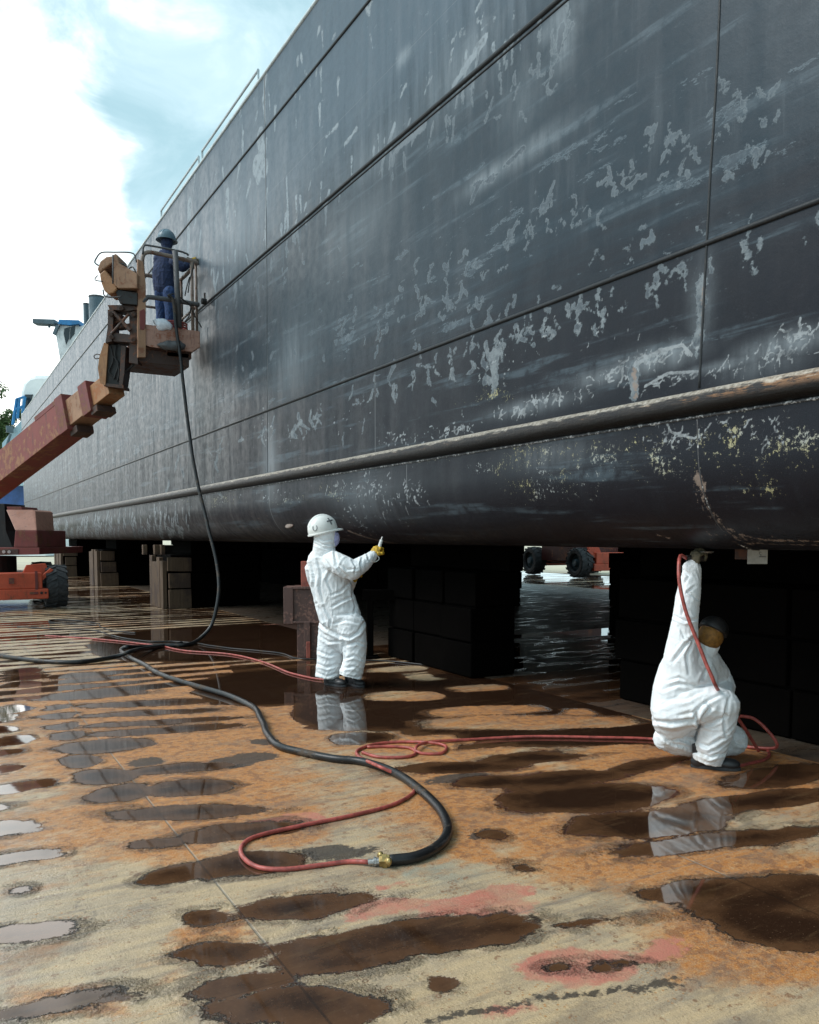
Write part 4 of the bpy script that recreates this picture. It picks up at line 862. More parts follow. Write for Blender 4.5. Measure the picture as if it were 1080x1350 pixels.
mb = MB(); mb.tube([at(65, 427, 39.2), at(65, 432, 39.2)], .05, 6); mb.tube([at(66, 428, 39.2), at(78, 427, 39.2)], .04, 6); mb.build('antenna_stay', M_greyb, o)
for lab, x0_, x1_, y0_, d_ in (('tall grey-green exhaust stack nearest the boom head', 118, 137, 392, 31.5), ('thin grey-green exhaust pipe left of the tall stack', 110, 117, 401, 31.9)):
    a = at((x0_+x1_)/2, y0_, d_); r_ = (x1_-x0_)/2/FPX*d_; o = empty('exhaust_stack', (a.x, a.y, ZTOP), lab, 'exhaust stack', 'exhaust stacks on the deck')
    mb = MB(); mb.tube([(a.x, a.y, ZTOP-.0), (a.x, a.y, a.z)], r_, 24); mb.build('pipe', M_greyb, o, smooth='auto')
    mb = MB(); mb.tube([(a.x, a.y, a.z-.02), (a.x, a.y, a.z+.03)], r_*1.06, 24); mb.build('rim', M_greypipe, o)
    mb = MB(); mb.box((a.x, a.y, ZTOP+.35), (r_*2.4, r_*2.4, .7)); mb.build('casing', M_greyb, o, bevel=.02)
o = empty('far_vessel', (at(30, 700, 64).x, at(30, 700, 64).y, 0), 'white vessel with rounded wheelhouse and blue rails behind the hull\'s far end', 'vessel')
M_vblue = simple('vessel_blue', (.02, .07, .22), .4, .2, 2); M_vwhite = simple('vessel_white', (.72, .76, .78), .4, .05, 2)
pxprism('hull', [(-90, 640), (16, 640), (60, 600), (60, 672), (-90, 672)], 64, 8, M_vblue, o); pxprism('lower_hull', [(-90, 672), (60, 672), (60, 733), (-90, 733)], 64.1, 7.8, M_vwhite, o)
pxprism('wheelhouse', [(26, 560), (26, 516), (30, 504), (36, 497), (46, 494), (70, 494), (70, 560)], 63.5, 6, M_vwhite, o, .3)
pxprism('window', [(33, 520), (43, 520), (40, 532), (33, 538)], 63.4, .1, M_glass, o)
pxprism('deck_house', [(3, 612), (3, 584), (16, 568), (40, 540), (40, 640), (3, 640)], 63.2, 4, simple('pale_blue_wall', (.35, .5, .58), .6), o)
mb = MB()
for pts in ([(17, 560), (22, 526), (33, 523)], [(33, 523), (30, 545)], [(20, 540), (30, 536)], [(26, 524), (23, 552)]): mb.tube([at(x, y, 63) for x, y in pts], .11, 6)
mb.build('blue_rail', M_blue, o)
mb = MB(); mb.tube([at(4, 603, 62.9), at(14, 572, 62.9)], .1, 6); mb.box(at(13, 566, 62.9), (.5, .3, .5)); mb.build('vent', M_greyb, o)
a = at(103, 712, 60); o = empty('barrier_post', (a.x, a.y, 0), 'small orange and white post on the pale yard between the keel blocks', 'post')
mb = MB(); mb.tube([(a.x, a.y, 0), (a.x, a.y, 1.4)], .06, 10); mb.build('post', M_white, o); mb = MB(); mb.box((a.x, a.y, 1.15), (.5, .2, .4)); mb.build('orange_board', M_orange, o)
# trees
M_bark = simple('bark', (.09, .07, .05), .9)
m, t = newmat('tree_leaves'); p = t.pos(); a = t.noise(p, 1.2, 4, .6); t.bsdf(t.mix(a, (.035, .075, .025), (.11, .17, .05)), .6); M_leaf = m
def tree(px, py, d, R_, label, seed):
    rr = random.Random(seed); c = at(px, py, d); o = empty('tree', (c.x, c.y, 0), label, 'tree', 'trees beyond the yard')
    mb = MB(); mb.tube([(c.x, c.y, 0), (c.x+.1, c.y, c.z*.5), (c.x, c.y, c.z)], [.28, .2, .1], 10)
    for k in range(9):
        a = rr.uniform(0, 6.28); mb.tube([(c.x, c.y, c.z*rr.uniform(.4, .75)), (c.x+math.cos(a)*R_*.7, c.y+math.sin(a)*R_*.7, c.z+rr.uniform(-.3, .5)*R_)], [.1, .03], 6)
    mb.build('trunk', M_bark, o)
    mb = MB(); cl_ = [(Vector((rr.gauss(0, .42), rr.gauss(0, .42), rr.gauss(0, .5)))*R_, rr.uniform(.3, .55)*R_) for _ in range(16)]
    for k in range(5200):
        cc_, r2 = rr.choice(cl_); v = Vector((rr.gauss(0, 1), rr.gauss(0, 1), rr.gauss(0, 1))).normalized()*r2*rr.uniform(.5, 1)
        q = c+cc_+v; s_ = rr.uniform(.10, .2); a = Vector((rr.gauss(0, 1), rr.gauss(0, 1), rr.gauss(0, 1))).normalized()*s_; b = a.orthogonal().normalized()*s_*.6
        mb.add([q-a, q-b, q+a, q+b], [(0, 1, 2, 3)])
    mb.build('crown', M_leaf, o)
tree(0, 574, 78, 1.75, 'green leafy tree at the far left edge above the boom', 5)
tree(-30, 560, 84, 4, 'green leafy tree just outside the left edge behind the boom', 6)
# ------------------------------------------------------------ hoses
def hose(name, pts, r, mat, label, wob=0., n=10, part=None):
    P = spline(pts, .025)
    if wob: P = [p_+Vector((wob*mn.noise(p_*2.1), wob*mn.noise(p_*2.1+Vector((5, 5, 5))), 0)) for p_ in P]
    mb = MB(); mb.tube(P, r, n); return tag(mb.build(name, mat, smooth=True), label, 'hose')
g = lambda L, z: [gnd(x, y, z) for x, y in L]
br, rr_ = .027, .0115
hp_ = [ply(222, 388, YN-.13), ply(229, 398, YN-.13), ply(232, 430, YN-.14), ply(237, 465, YN-.16), at(242, 510, 13.1), at(250, 575, 13.0), at(261, 640, 12.8), at(274, 692, 12.6), at(284, 735, 12.45), at(288.5, 770, 12.3), at(286, 800, 12.2), at(278, 826, 12.15), gnd(262, 843, .05)]
hp_ += g([(245, 850), (215, 851), (185, 853)], br)+g([(168, 853)], br*3)+g([(160, 857), (170, 866), (190, 876), (215, 890), (262, 905), (305, 918), (333, 932), (347, 952), (352, 966), (366, 982), (395, 991), (440, 1000), (478, 1004), (515, 1016), (552, 1040), (576, 1062), (589, 1085), (588, 1102), (574, 1118), (548, 1130), (512, 1134.5)], br)
hz = hose('black_hose', hp_, br, M_bhose, 'thick black hose hanging from the platform and snaking to the brass coupling', .01)
hose('black_hose', g([(-60, 858), (0, 865), (50, 871), (100, 873), (150, 866)], br)+g([(175, 858)], br*3.1)+g([(205, 853), (240, 848)], br), br, M_bhose, 'thick black hose coming in from the left edge in front of the tyre', .01)
hose('thin_cable', g([(25, 826), (70, 829), (120, 831), (150, 838), (190, 845), (240, 846), (290, 853), (330, 857), (368, 861), (392, 868), (430, 869), (520, 872), (590, 880)], .010), .010, M_bhose, 'thin black cable crossing the floor towards the steel prop', .05)
hose('thin_cable', g([(180, 834), (150, 832), (132, 826), (128, 822), (100, 818), (72, 817), (66, 820), (90, 822), (128, 824)], .010), .010, M_bhose, 'thin black cable looped on the floor right of the lift tyre', .03)
hose('thin_red_hose', g([(60, 838), (120, 842), (200, 850), (245, 858), (300, 862), (345, 872), (380, 886), (412, 894), (440, 897)], rr_), rr_, M_rhose, 'thin red hose running along the floor to the standing man\'s boots', .02)
h2 = [gnd(486, 1136.5, .02), gnd(460, 1136, rr_), gnd(420, 1141, rr_), gnd(375, 1146, rr_), gnd(340, 1143, rr_), gnd(320, 1129, rr_), gnd(320, 1114, rr_), gnd(340, 1102, rr_), gnd(400, 1088, rr_), gnd(460, 1076, rr_), gnd(515, 1062, rr_), gnd(543, 1047, rr_), gnd(545, 1036, rr_), gnd(527, 1023, rr_), gnd(497, 1009, rr_+.05), gnd(474, 998, rr_), gnd(472, 989, rr_), gnd(495, 981, rr_), gnd(530, 978, rr_), gnd(568, 979, rr_*2), gnd(588, 984, rr_), gnd(582, 993, rr_), gnd(555, 993, rr_), gnd(548, 986, rr_*3), gnd(565, 978.5, rr_*2), gnd(620, 975, rr_), gnd(700, 971, rr_), gnd(780, 972, rr_), gnd(862, 974.5, rr_), gnd(905, 984, rr_), gnd(960, 1008, rr_), gnd(990, 1006, rr_), gnd(1012, 999, rr_), gnd(1010, 988, rr_), gnd(980, 984, rr_)]
h2 += [gnd(1000, 986, .02), at(1024, 985, 5.75), at(1018, 970, 5.75), at(995, 948, 5.8), at(970, 943, 5.8), at(948, 935, 5.75)]
hose('red_hose', h2, rr_, M_rhose, 'long red hose looping from the brass coupling to the crouching man')
hose('red_hose', g([(478, 992), (500, 998), (535, 998), (548, 993), (540, 986), (510, 984), (484, 985)], rr_*1.0), rr_, M_rhose, 'small loose loop of red hose beside the black hose')
cp = gnd(503, 1135, br); o = empty('hose_coupling', (cp.x, cp.y, 0), 'brass and steel coupling joining the black hose to the red hose', 'coupling')
mb = MB(); A_ = gnd(514, 1134.5, br); B_ = gnd(486, 1136.5, .02); ax = (B_-A_)
mb.tube([A_, A_+ax*.12, A_+ax*.13, A_+ax*.35, A_+ax*.36, A_+ax*.5], [.031, .031, .036, .036, .028, .026], 6); mb.build('brass_nut', M_brass, o)
mb = MB(); mb.tube([A_+ax*.5, A_+ax*.62, A_+ax*.63, A_+ax*.75, A_+ax*.76, A_+ax*1.02], [.018, .018, .022, .022, .015, .015], 10); mb.build('steel_nipple', M_steel, o)
mb = MB()
for k in (-1, 1):
    mb = MB(); q = A_+ax*.25; mb.ell(q+Vector((.0, k*.04, .012)), (.016, .02, .02)); mb.build('claw_lug', M_brass, o, smooth=True)
# ------------------------------------------------------------ people
def remesh(mb, voxel, smooth=6, name='body'):
    me = mb.mesh(name); o = bpy.data.objects.new('tmp', me); SC.collection.objects.link(o)
    r = o.modifiers.new('r', 'REMESH'); r.mode = 'VOXEL'; r.voxel_size = voxel
    if smooth: s_ = o.modifiers.new('s', 'SMOOTH'); s_.factor = .5; s_.iterations = smooth
    dg = bpy.context.evaluated_depsgraph_get(); dg.update()
    out = bpy.data.meshes.new_from_object(o.evaluated_get(dg)); bpy.data.objects.remove(o); bpy.data.meshes.remove(me)
    return out
class Body:
    def __init__(s): s.mb = MB(); s.ax = []
    def limb(s, pts, rs, squash=1., ft=14, fa=1.4, amp=.008, n=20, end=1.):
        P = [Vector(p) for p in pts]; o = len(s.mb.v)
        Q = []; Rr = []
        for i in range(len(P)-1):
            for k in range(4): Q.append(P[i].lerp(P[i+1], k/4)); Rr.append(rs[i]+(rs[i+1]-rs[i])*k/4)
        Q.append(P[-1]); Rr.append(rs[-1])
        sub = MB(); sub.tube(Q, Rr, n); sub.ell(P[0], (rs[0],)*3, None, 16, 10); (sub.ell(P[-1], (rs[-1]*end,)*3, None, 16, 10) if end else None)
        if squash != 1:
            c = sum(P, Vector())/len(P); d0 = c.dot(HF)
            def sq(v):
                best = min(((v-q).length, q) for q in Q)[1]; k = (v-best).dot(HF); return v-HF*k*(1-squash)
            sub.v = [sq(v) for v in sub.v]
        s.mb.add(sub.v, sub.f); s.ax.append((P, rs, ft, fa, amp))
    def ell(s, c, rad, rot=None): s.mb.ell(c, rad, rot)
    def finish(s, name, mat, parent, voxel=.008, smooth=6, seed=0, floor=None, folds=()):
        me = remesh(s.mb, voxel, smooth, name)
        n = len(me.vertices); co = np.empty(n*3); me.vertices.foreach_get('co', co); co = co.reshape(-1, 3)
        no = np.array([v.normal[:] for v in me.vertices])
        disp = np.zeros(n); W_ = np.zeros(n)+1e-9
        for li, (P, rs, ft, fa, amp) in enumerate(s.ax):
            if amp == 0: continue
            best = np.full(n, 9.); T = np.zeros(n); base = 0.; C = np.zeros((n, 3)); A3 = np.zeros((n, 3)); RR = np.zeros(n)
            for i in range(len(P)-1):
                a = np.array(P[i]); b = np.array(P[i+1]); ab = b-a; L2 = ab@ab; k = np.clip(((co-a)@ab)/L2, 0, 1); q = a+k[:, None]*ab
                d = np.linalg.norm(co-q, axis=1)-(rs[i]+(rs[i+1]-rs[i])*k); m_ = d < best
                best[m_] = d[m_]; T[m_] = (base+k*math.sqrt(L2))[m_]; C[m_] = (co-q)[m_]; base += math.sqrt(L2)
            w = 1/(np.abs(best)+.012)**3
            nd = C/(np.linalg.norm(C, axis=1)[:, None]+1e-9)
            idx = np.where(w > 0)[0]; f = np.zeros(n)
            for j in idx:
                if best[j] > .06: continue
                v = Vector((nd[j][0]*fa, nd[j][1]*fa, nd[j][2]*fa)); vz = Vector((T[j]*ft, seed+li*7.3, 0))
                r1 = mn.noise(v+vz); r2 = mn.noise((v+vz)*2.3+Vector((4, 4, 4)))
                f[j] = .55*(1-min(1, abs(r1)*3.2)**.7)*1.0-.15+(1-min(1, abs(r2)*3.2)**.7)*.25
            disp += w*f*amp; W_ += w
        co = co+no*(disp/W_)[:, None]
        if folds:
            rel = co-np.array([0, 0, CH]); dz = rel@np.array(_F); u = rel@np.array(_R)/dz*FPX+540; w_ = 675+SHIFT-rel@np.array(_U)/dz*FPX
            facing = np.clip(-(no*rel).sum(1)/np.linalg.norm(rel, axis=1)*3, 0, 1); mpp = dz/FPX; tot = np.zeros(n)
            for pts, wd, dep in folds:
                bd_ = np.full(n, 1e3); sg = np.zeros(n); tt_ = np.zeros(n); m = len(pts)-1; dep = dep*1.0
                for i in range(m):
                    ax_, ay_ = pts[i]; ex, ey = pts[i+1][0]-ax_, pts[i+1][1]-ay_; l2 = ex*ex+ey*ey
                    k = np.clip(((u-ax_)*ex+(w_-ay_)*ey)/l2, 0, 1); dx = u-ax_-k*ex; dy = w_-ay_-k*ey; d = np.hypot(dx, dy)
                    mk = d < bd_; bd_[mk] = d[mk]; sg[mk] = np.sign(ex*dy-ey*dx)[mk]; tt_[mk] = ((i+k)/m)[mk]
                x = bd_*sg; env = np.sin(np.pi*np.clip(tt_*.9+.05, 0, 1))**.5
                tot += env*dep*(-np.exp(-(x/wd)**2)+.75*np.exp(-((x-1.9*wd)/(1.3*wd))**2)+.3*np.exp(-((x+2.2*wd)/(1.5*wd))**2))
            co = co+no*(tot*facing)[:, None]
        if floor is not None: co[:, 2] = np.maximum(co[:, 2], floor)
        me.vertices.foreach_set('co', co.ravel()); inv = INV[parent.name]; me.transform(inv); me.update()
        return link(name, me, mat, parent, inv, smooth=True)
def hand(parent, wrist, dirn, palm, mat, scale=1., curl=(.9, 1.1, .8), thumb=.9, side_=1, name='glove', voxel=.0035):
    """five separate fingers; dirn points to the fingertips, palm is the way the palm faces"""
    d = Vector(dirn).normalized(); n = Vector(palm); n = (n-d*n.dot(d)).normalized(); ac = d.cross(n)*side_; w = Vector(wrist); k = scale
    mb = MB(); R3 = Matrix((ac, d, n)).transposed()
    mb.ell(w+d*.05*k, (.044*k, .055*k, .020*k), R3); mb.tube([w-d*.03*k, w+d*.02*k], [.036*k, .034*k], 14)
    for i, (off, ln_, r) in enumerate(((.033, .074, .0115), (.012, .083, .012), (-.010, .077, .0115), (-.030, .060, .010))):
        b = w+d*(.092-.006*abs(i-1))*k+ac*off*k; a = 0; pts = [b-d*.03*k, b]; rs = [r*k*1.1, r*k*1.1]; q = b
        for j, fr in enumerate((.45, .32, .25)):
            a += curl[j]*(1+.08*i); q = q+(d*math.cos(a)+n*math.sin(a)+ac*off*.6*(1 if j == 0 else 0))*ln_*fr*k*1.25; pts.append(q); rs.append(r*k*(1-.08*j))
        mb.tube(pts, rs, 12); mb.ell(q, (rs[-1],)*3, None, 10, 8)
        for p_ in pts[1:-1]: mb.ell(p_, (r*k*1.05,)*3, None, 10, 8)
    b = w+d*.025*k+ac*.036*k; q1 = b+(ac*.75+d*.55+n*.35).normalized()*.040*k; q2 = q1+(d*.7+n*thumb-ac*.25).normalized()*.032*k; q3 = q2+(d*.5+n*thumb-ac*.7).normalized()*.026*k
    mb.tube([b, q1, q2, q3], [.017*k, .0145*k, .0135*k, .012*k], 12); mb.ell(q3, (.012*k,)*3, None, 10, 8); mb.ell(q1, (.015*k,)*3, None, 10, 8)
    me = remesh(mb, voxel*k, 2, name); inv = INV[parent.name]; me.transform(inv); return link(name, me, mat, parent, inv, smooth=True)
def boot(parent, heel, toe, mat, h=.16, scale=1., name='boot', tilt=None):
    heel = Vector(heel); toe = Vector(toe); d = (toe-heel).normalized(); L = (toe-heel).length; sd_ = d.cross(Vector((0, 0, 1))).normalized(); up_ = sd_.cross(d)
    R3 = Matrix((sd_, d, up_)).transposed(); mb = MB()
    mb.ell(heel+d*.05+up_*.045, (.040, .055, .05), R3); mb.ell(heel+d*L*.5+up_*.045, (.040, L*.38, .046), R3); mb.ell(toe-d*.075+up_*.040, (.050, .078, .040), R3)
    mb.tube([heel+d*.055+up_*.05, heel+d*.05+up_*h], [.045, .05], 14)
    b = Body(); b.mb = mb; me = remesh(mb, .006, 5, name)
    for v in me.vertices:
        q = (v.co-heel).dot(up_)
        if q < .004: v.co += up_*(.004-q)
    inv = INV[parent.name]; me.transform(inv); o = link(name, me, mat, parent, inv, smooth=True)
    mb = MB(); pts = []
    for k in range(28):
        a = 2*math.pi*k/28; y = (L/2)+(L/2+.004)*math.cos(a); wd = .046+.008*math.cos(a)-.010*math.exp(-((y-L*.42)/.05)**2); pts.append(heel+d*y+sd_*wd*math.sin(a)*(1 if True else 0))
    mb.prism([p_+up_*.0 for p_ in pts], up_*.022); mb.build('sole', M_rubber, o, bevel=.003); return o
def helmet(parent, c, yaw_dir, tilt, rad, mat, peak=.05, name='hard_hat', full_brim=False, roll=0.):
    f = Vector(yaw_dir).normalized(); z = Vector((0, 0, 1)); s_ = f.cross(z).normalized()
    R3 = Matrix((f, z.cross(f), z)).transposed() @ Matrix.Rotation(tilt, 3, 'Y')
    mb = MB(); c = Vector(c); mb.ell(c, rad, R3, 40, 16, zmin=-.12)
    vs = []; N = 48
    for k in range(N):
        a = 2*math.pi*k/N; fr = max(0, math.cos(a)); ex = .010+(peak*fr**3 if not full_brim else peak*.7)
        for (e, zz) in ((-.008, -.10), (ex, -.14-.1*ex/.05), (ex, -.225-.1*ex/.05), (-.008, -.21)):
            vs.append(c+R3 @ Vector(((rad[0]+e)*math.cos(a), (rad[1]+e)*math.sin(a), rad[2]*zz)))
    mb.add(vs, [(k*4+j, k*4+(j+1) % 4, ((k+1) % N)*4+(j+1) % 4, ((k+1) % N)*4+j) for k in range(N) for j in range(4)])
    mb2 = [(-1, 0), (0, 0), (1, 0)]
    for oy in mb2:
        y0 = oy[0]*.30
        pts = []
        for k in range(14):
            th = -1.2+2.4*k/13; x_ = math.sin(th); zz = math.cos(th)
            v = Vector((x_*math.sqrt(1-y0*y0), y0, zz*math.sqrt(1-y0*y0))); pts.append(c+R3 @ Vector((v.x*rad[0], v.y*rad[1], v.z*rad[2])))
        mb.tube(pts, .0045, 6)
    return mb.build(name, mat, parent, smooth='auto'), R3
# --- standing man in white
Dm = 8.46; P = lambda x, y, dd=0.: at(x, y, Dm+dd)
fo = gnd(452, 905)
man = empty('person', (fo.x, fo.y, 0), 'standing person in white coverall and hard hat holding a yellow glove to the hull', 'person')
B = Body()
B.limb([P(425, 741), P(433, 760), P(441, 790), P(449, 815), P(451, 832)], [.155, .20, .210, .215, .185], .74, 5, 2.2, .011)
B.limb([P(417, 768, .08), P(413, 750, .05), P(422, 740, .02), P(441, 741, -.10)], [.075, .085, .095, .10], 1, 5, 2.0, .010)
B.limb([P(427, 728), P(428, 716), P(429, 703)], [.115, .110, .112], 1, 9, 1.4, .006)
B.limb([P(440, 740, -.12), P(452, 746, -.19), P(465, 752, -.20)], [.105, .108, .098], 1, 9, 1.6, .008)
B.limb([P(465, 752, -.20), P(478, 744, -.12), P(491, 733, -.03)], [.095, .082, .052], 1, 20, 1.6, .008)
B.limb([P(428, 742, .20), P(438, 762, .30), P(447, 778, .33)], [.095, .09, .085], 1, 9, 1.5, .010)
B.limb([P(447, 778, .33), P(458, 775, .26), P(464, 766, .18)], [.085, .07, .05], 1, 20, 1.5, .010)
B.limb([P(441, 826, .08), P(436, 850, .09), P(434, 870, .09), P(431, 894, .07)], [.165, .140, .128, .122], .85, 11, 2.0, .008, end=0)
B.limb([P(462, 826, -.06), P(468, 850, -.08), P(467, 872, -.09), P(462, 892, -.10)], [.160, .122, .116, .118], .9, 11, 2.0, .008, end=0)
B.limb([P(447, 838), P(456, 842)], [.15, .15], .8, 6, 1.6, .012)
f3 = lambda L, w, d: ([(360+x/4.5, 640+y/4.5) for x, y in L], w, d)
FO = [f3([(225,455),(245,540),(238,600),(262,700)],1.6,.016),f3([(262,440),(285,520),(275,600),(300,690)],1.5,.014),f3([(205,470),(222,540),(215,610)],1.4,.012),f3([(300,430),(345,500),(318,560),(350,630)],1.7,.016),
 f3([(255,700),(290,760),(325,850)],1.6,.018),f3([(300,720),(345,790),(335,850)],1.4,.014),f3([(350,720),(400,690),(468,660)],1.6,.016),f3([(345,650),(400,630),(450,580)],1.6,.012),f3([(480,560),(470,640),(490,720),(478,760)],1.6,.012),
 f3([(268,815),(320,855),(400,893),(455,902),(505,872),(545,805)],1.8,.024),f3([(380,770),(450,760),(530,790)],1.8,.012),f3([(360,820),(430,800),(520,820)],1.6,.010),
 f3([(365,400),(378,470),(410,520),(445,545)],1.6,.020),f3([(400,470),(440,500),(500,495)],1.4,.010),f3([(470,445),(492,480),(485,520)],1.4,.012),f3([(530,425),(520,470),(530,510)],1.4,.010),f3([(560,405),(568,440),(590,462)],1.3,.010),
 f3([(250,300),(300,330),(350,320)],1.2,.008),f3([(245,320),(290,350),(360,352)],1.3,.010),f3([(250,345),(310,372),(380,368)],1.4,.012),
 f3([(420,905),(428,980),(415,1060),(405,1130)],2.0,.02),f3([(285,900),(330,930),(400,925)],1.6,.012),f3([(270,985),(330,1010),(395,990)],1.6,.014),f3([(262,1060),(320,1080),(390,1060)],1.6,.014),f3([(260,1110),(320,1135),(390,1110)],1.5,.012),
 f3([(435,950),(500,930),(550,950)],1.6,.012),f3([(425,1030),(480,1010),(545,1040)],1.6,.014),f3([(415,1085),(480,1075),(540,1100)],1.6,.012),f3([(420,1125),(480,1140),(535,1130)],1.4,.010)]
cov = B.finish('coverall', M_suit, man, .0058, 5, 1., folds=FO)
mb = MB(); hc = P(429, 703); fd = (_R*.93+HF*.36).normalized()
mb.ell(hc, (.085, .08, .115)); mb.ell(hc+fd*.09+Vector((0, 0, -.005)), (.02, .015, .025)); mb.build('head', M_skin, man, smooth=True)
mb = MB(); R3 = Matrix((fd, Vector((0, 0, 1)).cross(fd), Vector((0, 0, 1)))).transposed()
mb.ell(hc+fd*.072+Vector((0, 0, -.050)), (.078, .082, .100), R3); mb.v = [v+Vector((0, 0, 1))*.0+fd*.006*mn.noise(v*30) for v in mb.v]; mb.build('face_cloth', M_face, man, smooth=True)
mb = MB(); mb.ell(hc+fd*.100+Vector((0, 0, .030)), (.040, .070, .040), R3); mb.build('goggles', M_goggle, man, smooth=True)
hh, HR = helmet(man, P(425.5, 698), fd, math.radians(-13), (.156, .126, .156), M_helmet, .045)
def on_hat(u, w_, ctr=P(425.5, 698), rad=(.156, .126, .156)):    # direction angles on the dome, facing the near side
    v = Vector((math.sin(u)*math.cos(w_), -math.cos(u)*math.cos(w_), math.sin(w_)))
    return ctr+HR @ Vector((v.x*rad[0], v.y*rad[1], v.z*rad[2]))*1.012
mb = MB(); mb.tube([on_hat(.50, k) for k in np.linspace(.22, .72, 8)], .0075, 6); mb.tube([on_hat(k, .50) for k in np.linspace(.24, .78, 8)], .0075, 6); mb.build('cross_emblem', M_grey, hh)
mb = MB(); mb.tube([on_hat(-.72+.16*math.sin(a), .26-.20*math.cos(a)+.0) for a in np.linspace(-2.2, 2.2, 16)], .0035, 6); mb.build('oval_emblem', M_grey, hh)
hand(man, P(491.5, 732, -.03), P(499, 719, .03)-P(491.5, 732, -.03), HF*.5+_R*.4+Vector((0, 0, .5)), M_glove, 1.18, (1.0, 1.2, .8), side_=-1)
hand(man, P(464, 766, .18), P(469, 758, .12)-P(464, 766, .18), _R*.6+Vector((0, 0, .5)), M_glove, 1.1, (.7, .8, .6), side_=1)
g1 = gnd(428, 902); g2 = gnd(450, 905); boot(man, g1, g1+(g2-g1).normalized()*.29, M_boot, .17)
g1 = gnd(456, 901.5); g2 = gnd(487, 908); boot(man, g1, g1+(g2-g1).normalized()*.30, M_boot, .17)
# tool in the raised glove
a = P(499, 725, .0); b = P(503, 712.5, .06); o = empty('scaling_tool', tuple(a), 'small grey air tool held against the hull by the standing man', 'tool')
mb = MB(); mb.tube([a+(a-b)*.5, a, b], [.013, .018, .018], 12); mb.build('grip', M_tape, o, smooth='auto'); mb = MB(); mb.tube([b, b+(b-a)*.35], [.012, .010], 10); mb.build('tip', M_steel, o)
mb = MB(); mb.tube(spline([a+(a-b)*.5, P(500, 737, -.04), P(494, 741, -.10), P(490, 738, -.12)], .01), .006, 6); mb.build('air_line', M_tape, o, smooth=True)
# --- crouching man in white
Dc = 5.5; Q = lambda x, y, dd=0.: at(x, y, Dc+dd)
fo = gnd(925, 1008)
man2 = empty('person', (fo.x, fo.y, 0), 'crouching person in white coverall holding one arm straight up to the hull bottom', 'person')
B = Body()
B.limb([Q(909, 868), Q(911, 888), Q(909, 910), Q(899, 932), Q(887, 948)], [.13, .175, .19, .175, .14], .80, 4, 1.8, .006)
B.limb([Q(896, 885, .0), Q(888, 912, -.01), Q(884, 935, .0)], [.138, .138, .13], 1, 4, 1.6, .004)
B.limb([Q(905, 872, -.02), Q(925, 874, .08)], [.13, .12], 1, 5, 2, .006)
B.limb([Q(901, 893, -.02), Q(899, 868, -.05), Q(900, 845, -.06), Q(903, 820, -.06)], [.155, .120, .098, .084], 1, 6, 2.2, .005)
B.limb([Q(903, 820, -.06), Q(906, 795, -.05), Q(909, 774, -.03), Q(912, 757, -.02), Q(912, 750, -.02)], [.084, .078, .074, .060, .060], 1, 14, 1.6, .007)
B.limb([Q(930, 872, .15), Q(948, 893, .28), Q(955, 905, .25)], [.10, .085, .075], 1, 10, 1.5, .010)
B.limb([Q(955, 905, .25), Q(957, 915, .14)], [.07, .055], 1, 18, 1.5, .008)
B.limb([Q(926, 862, .03), Q(935, 851, .04)], [.085, .068], 1, 10, 1.5, .006)
B.limb([Q(887, 938, -.05), Q(915, 929, -.11), Q(940, 927, -.14), Q(953, 930, -.14)], [.135, .128, .118, .108], 1, 5, 1.6, .004)
B.limb([Q(953, 930, -.14), Q(948, 955, -.12), Q(941, 975, -.10), Q(933, 1003, -.08)], [.106, .106, .102, .100], .95, 15, 1.4, .009, end=0)
B.limb([Q(890, 950, .10), Q(930, 960, .18), Q(965, 976, .16)], [.14, .12, .105], 1, 6, 2, .010)
B.limb([Q(965, 979, .16), Q(930, 984, .12), Q(893, 979, .06), Q(876, 974, .03)], [.088, .085, .085, .075], 1, 15, 1.5, .008)
f4 = lambda L, w, d: ([(820+x/3.97, 700+y/3.97) for x, y in L], w, d)
FO = [f4([(215,832),(300,798),(400,815),(480,803)],2.4,.011),f4([(175,925),(260,885),(340,878),(430,835)],2.6,.010),f4([(300,965),(370,950),(450,890),(530,850)],2.2,.011),f4([(165,995),(260,1005),(375,985),(405,935)],2.4,.022),
 f4([(385,955),(405,1020),(388,1090)],2.2,.020),f4([(440,895),(470,925),(420,975)],2.,.014),f4([(390,540),(330,600),(265,690)],2.2,.014),f4([(383,555),(338,650),(352,750)],2.,.012),f4([(240,785),(300,768),(345,790)],1.8,.010),f4([(430,620),(452,700),(405,800)],2.,.010),
 f4([(272,445),(330,472),(392,462)],1.8,.012),f4([(322,205),(352,235),(328,275)],1.8,.012),f4([(292,330),(322,410),(316,440)],1.6,.009),f4([(380,290),(345,320),(400,360)],1.6,.010),f4([(300,500),(330,560),(370,570)],1.8,.010),
 f4([(560,880),(535,990),(545,1080)],2.,.010),f4([(400,1110),(450,1130),(530,1085)],2.,.014),f4([(375,1150),(460,1185),(530,1165)],2.,.013),f4([(410,1025),(480,1005),(545,965)],2.,.012),f4([(195,1060),(260,1110),(340,1130)],2.,.012),f4([(230,1100),(300,1090),(360,1110)],1.8,.010),f4([(580,1060),(600,1110),(640,1120)],1.8,.010)]
B.finish('coverall', M_suit, man2, .0048, 5, 4., floor=.012, folds=FO)
mb = MB(); R3 = Matrix.Rotation(0, 3, 'Z'); hc = Q(938, 836, .02); ud = (Vector((0, 0, .8))+_R*.45+HF*.2).normalized()
mb.ell(hc, (.075, .078, .10)); mb.ell(hc+_R*.07+Vector((0, 0, .04)), (.02, .02, .025)); mb.build('head', M_skin, man2, smooth=True)
mb = MB(); mb.ell(hc-ud*.015, (.087, .085, .090), None, 30, 18); mb.v = [v+Vector((mn.noise(v*22), mn.noise(v*22+Vector((3, 3, 3))), 0))*.008 for v in mb.v]; mb.build('hood', M_ochre, man2, smooth=True)
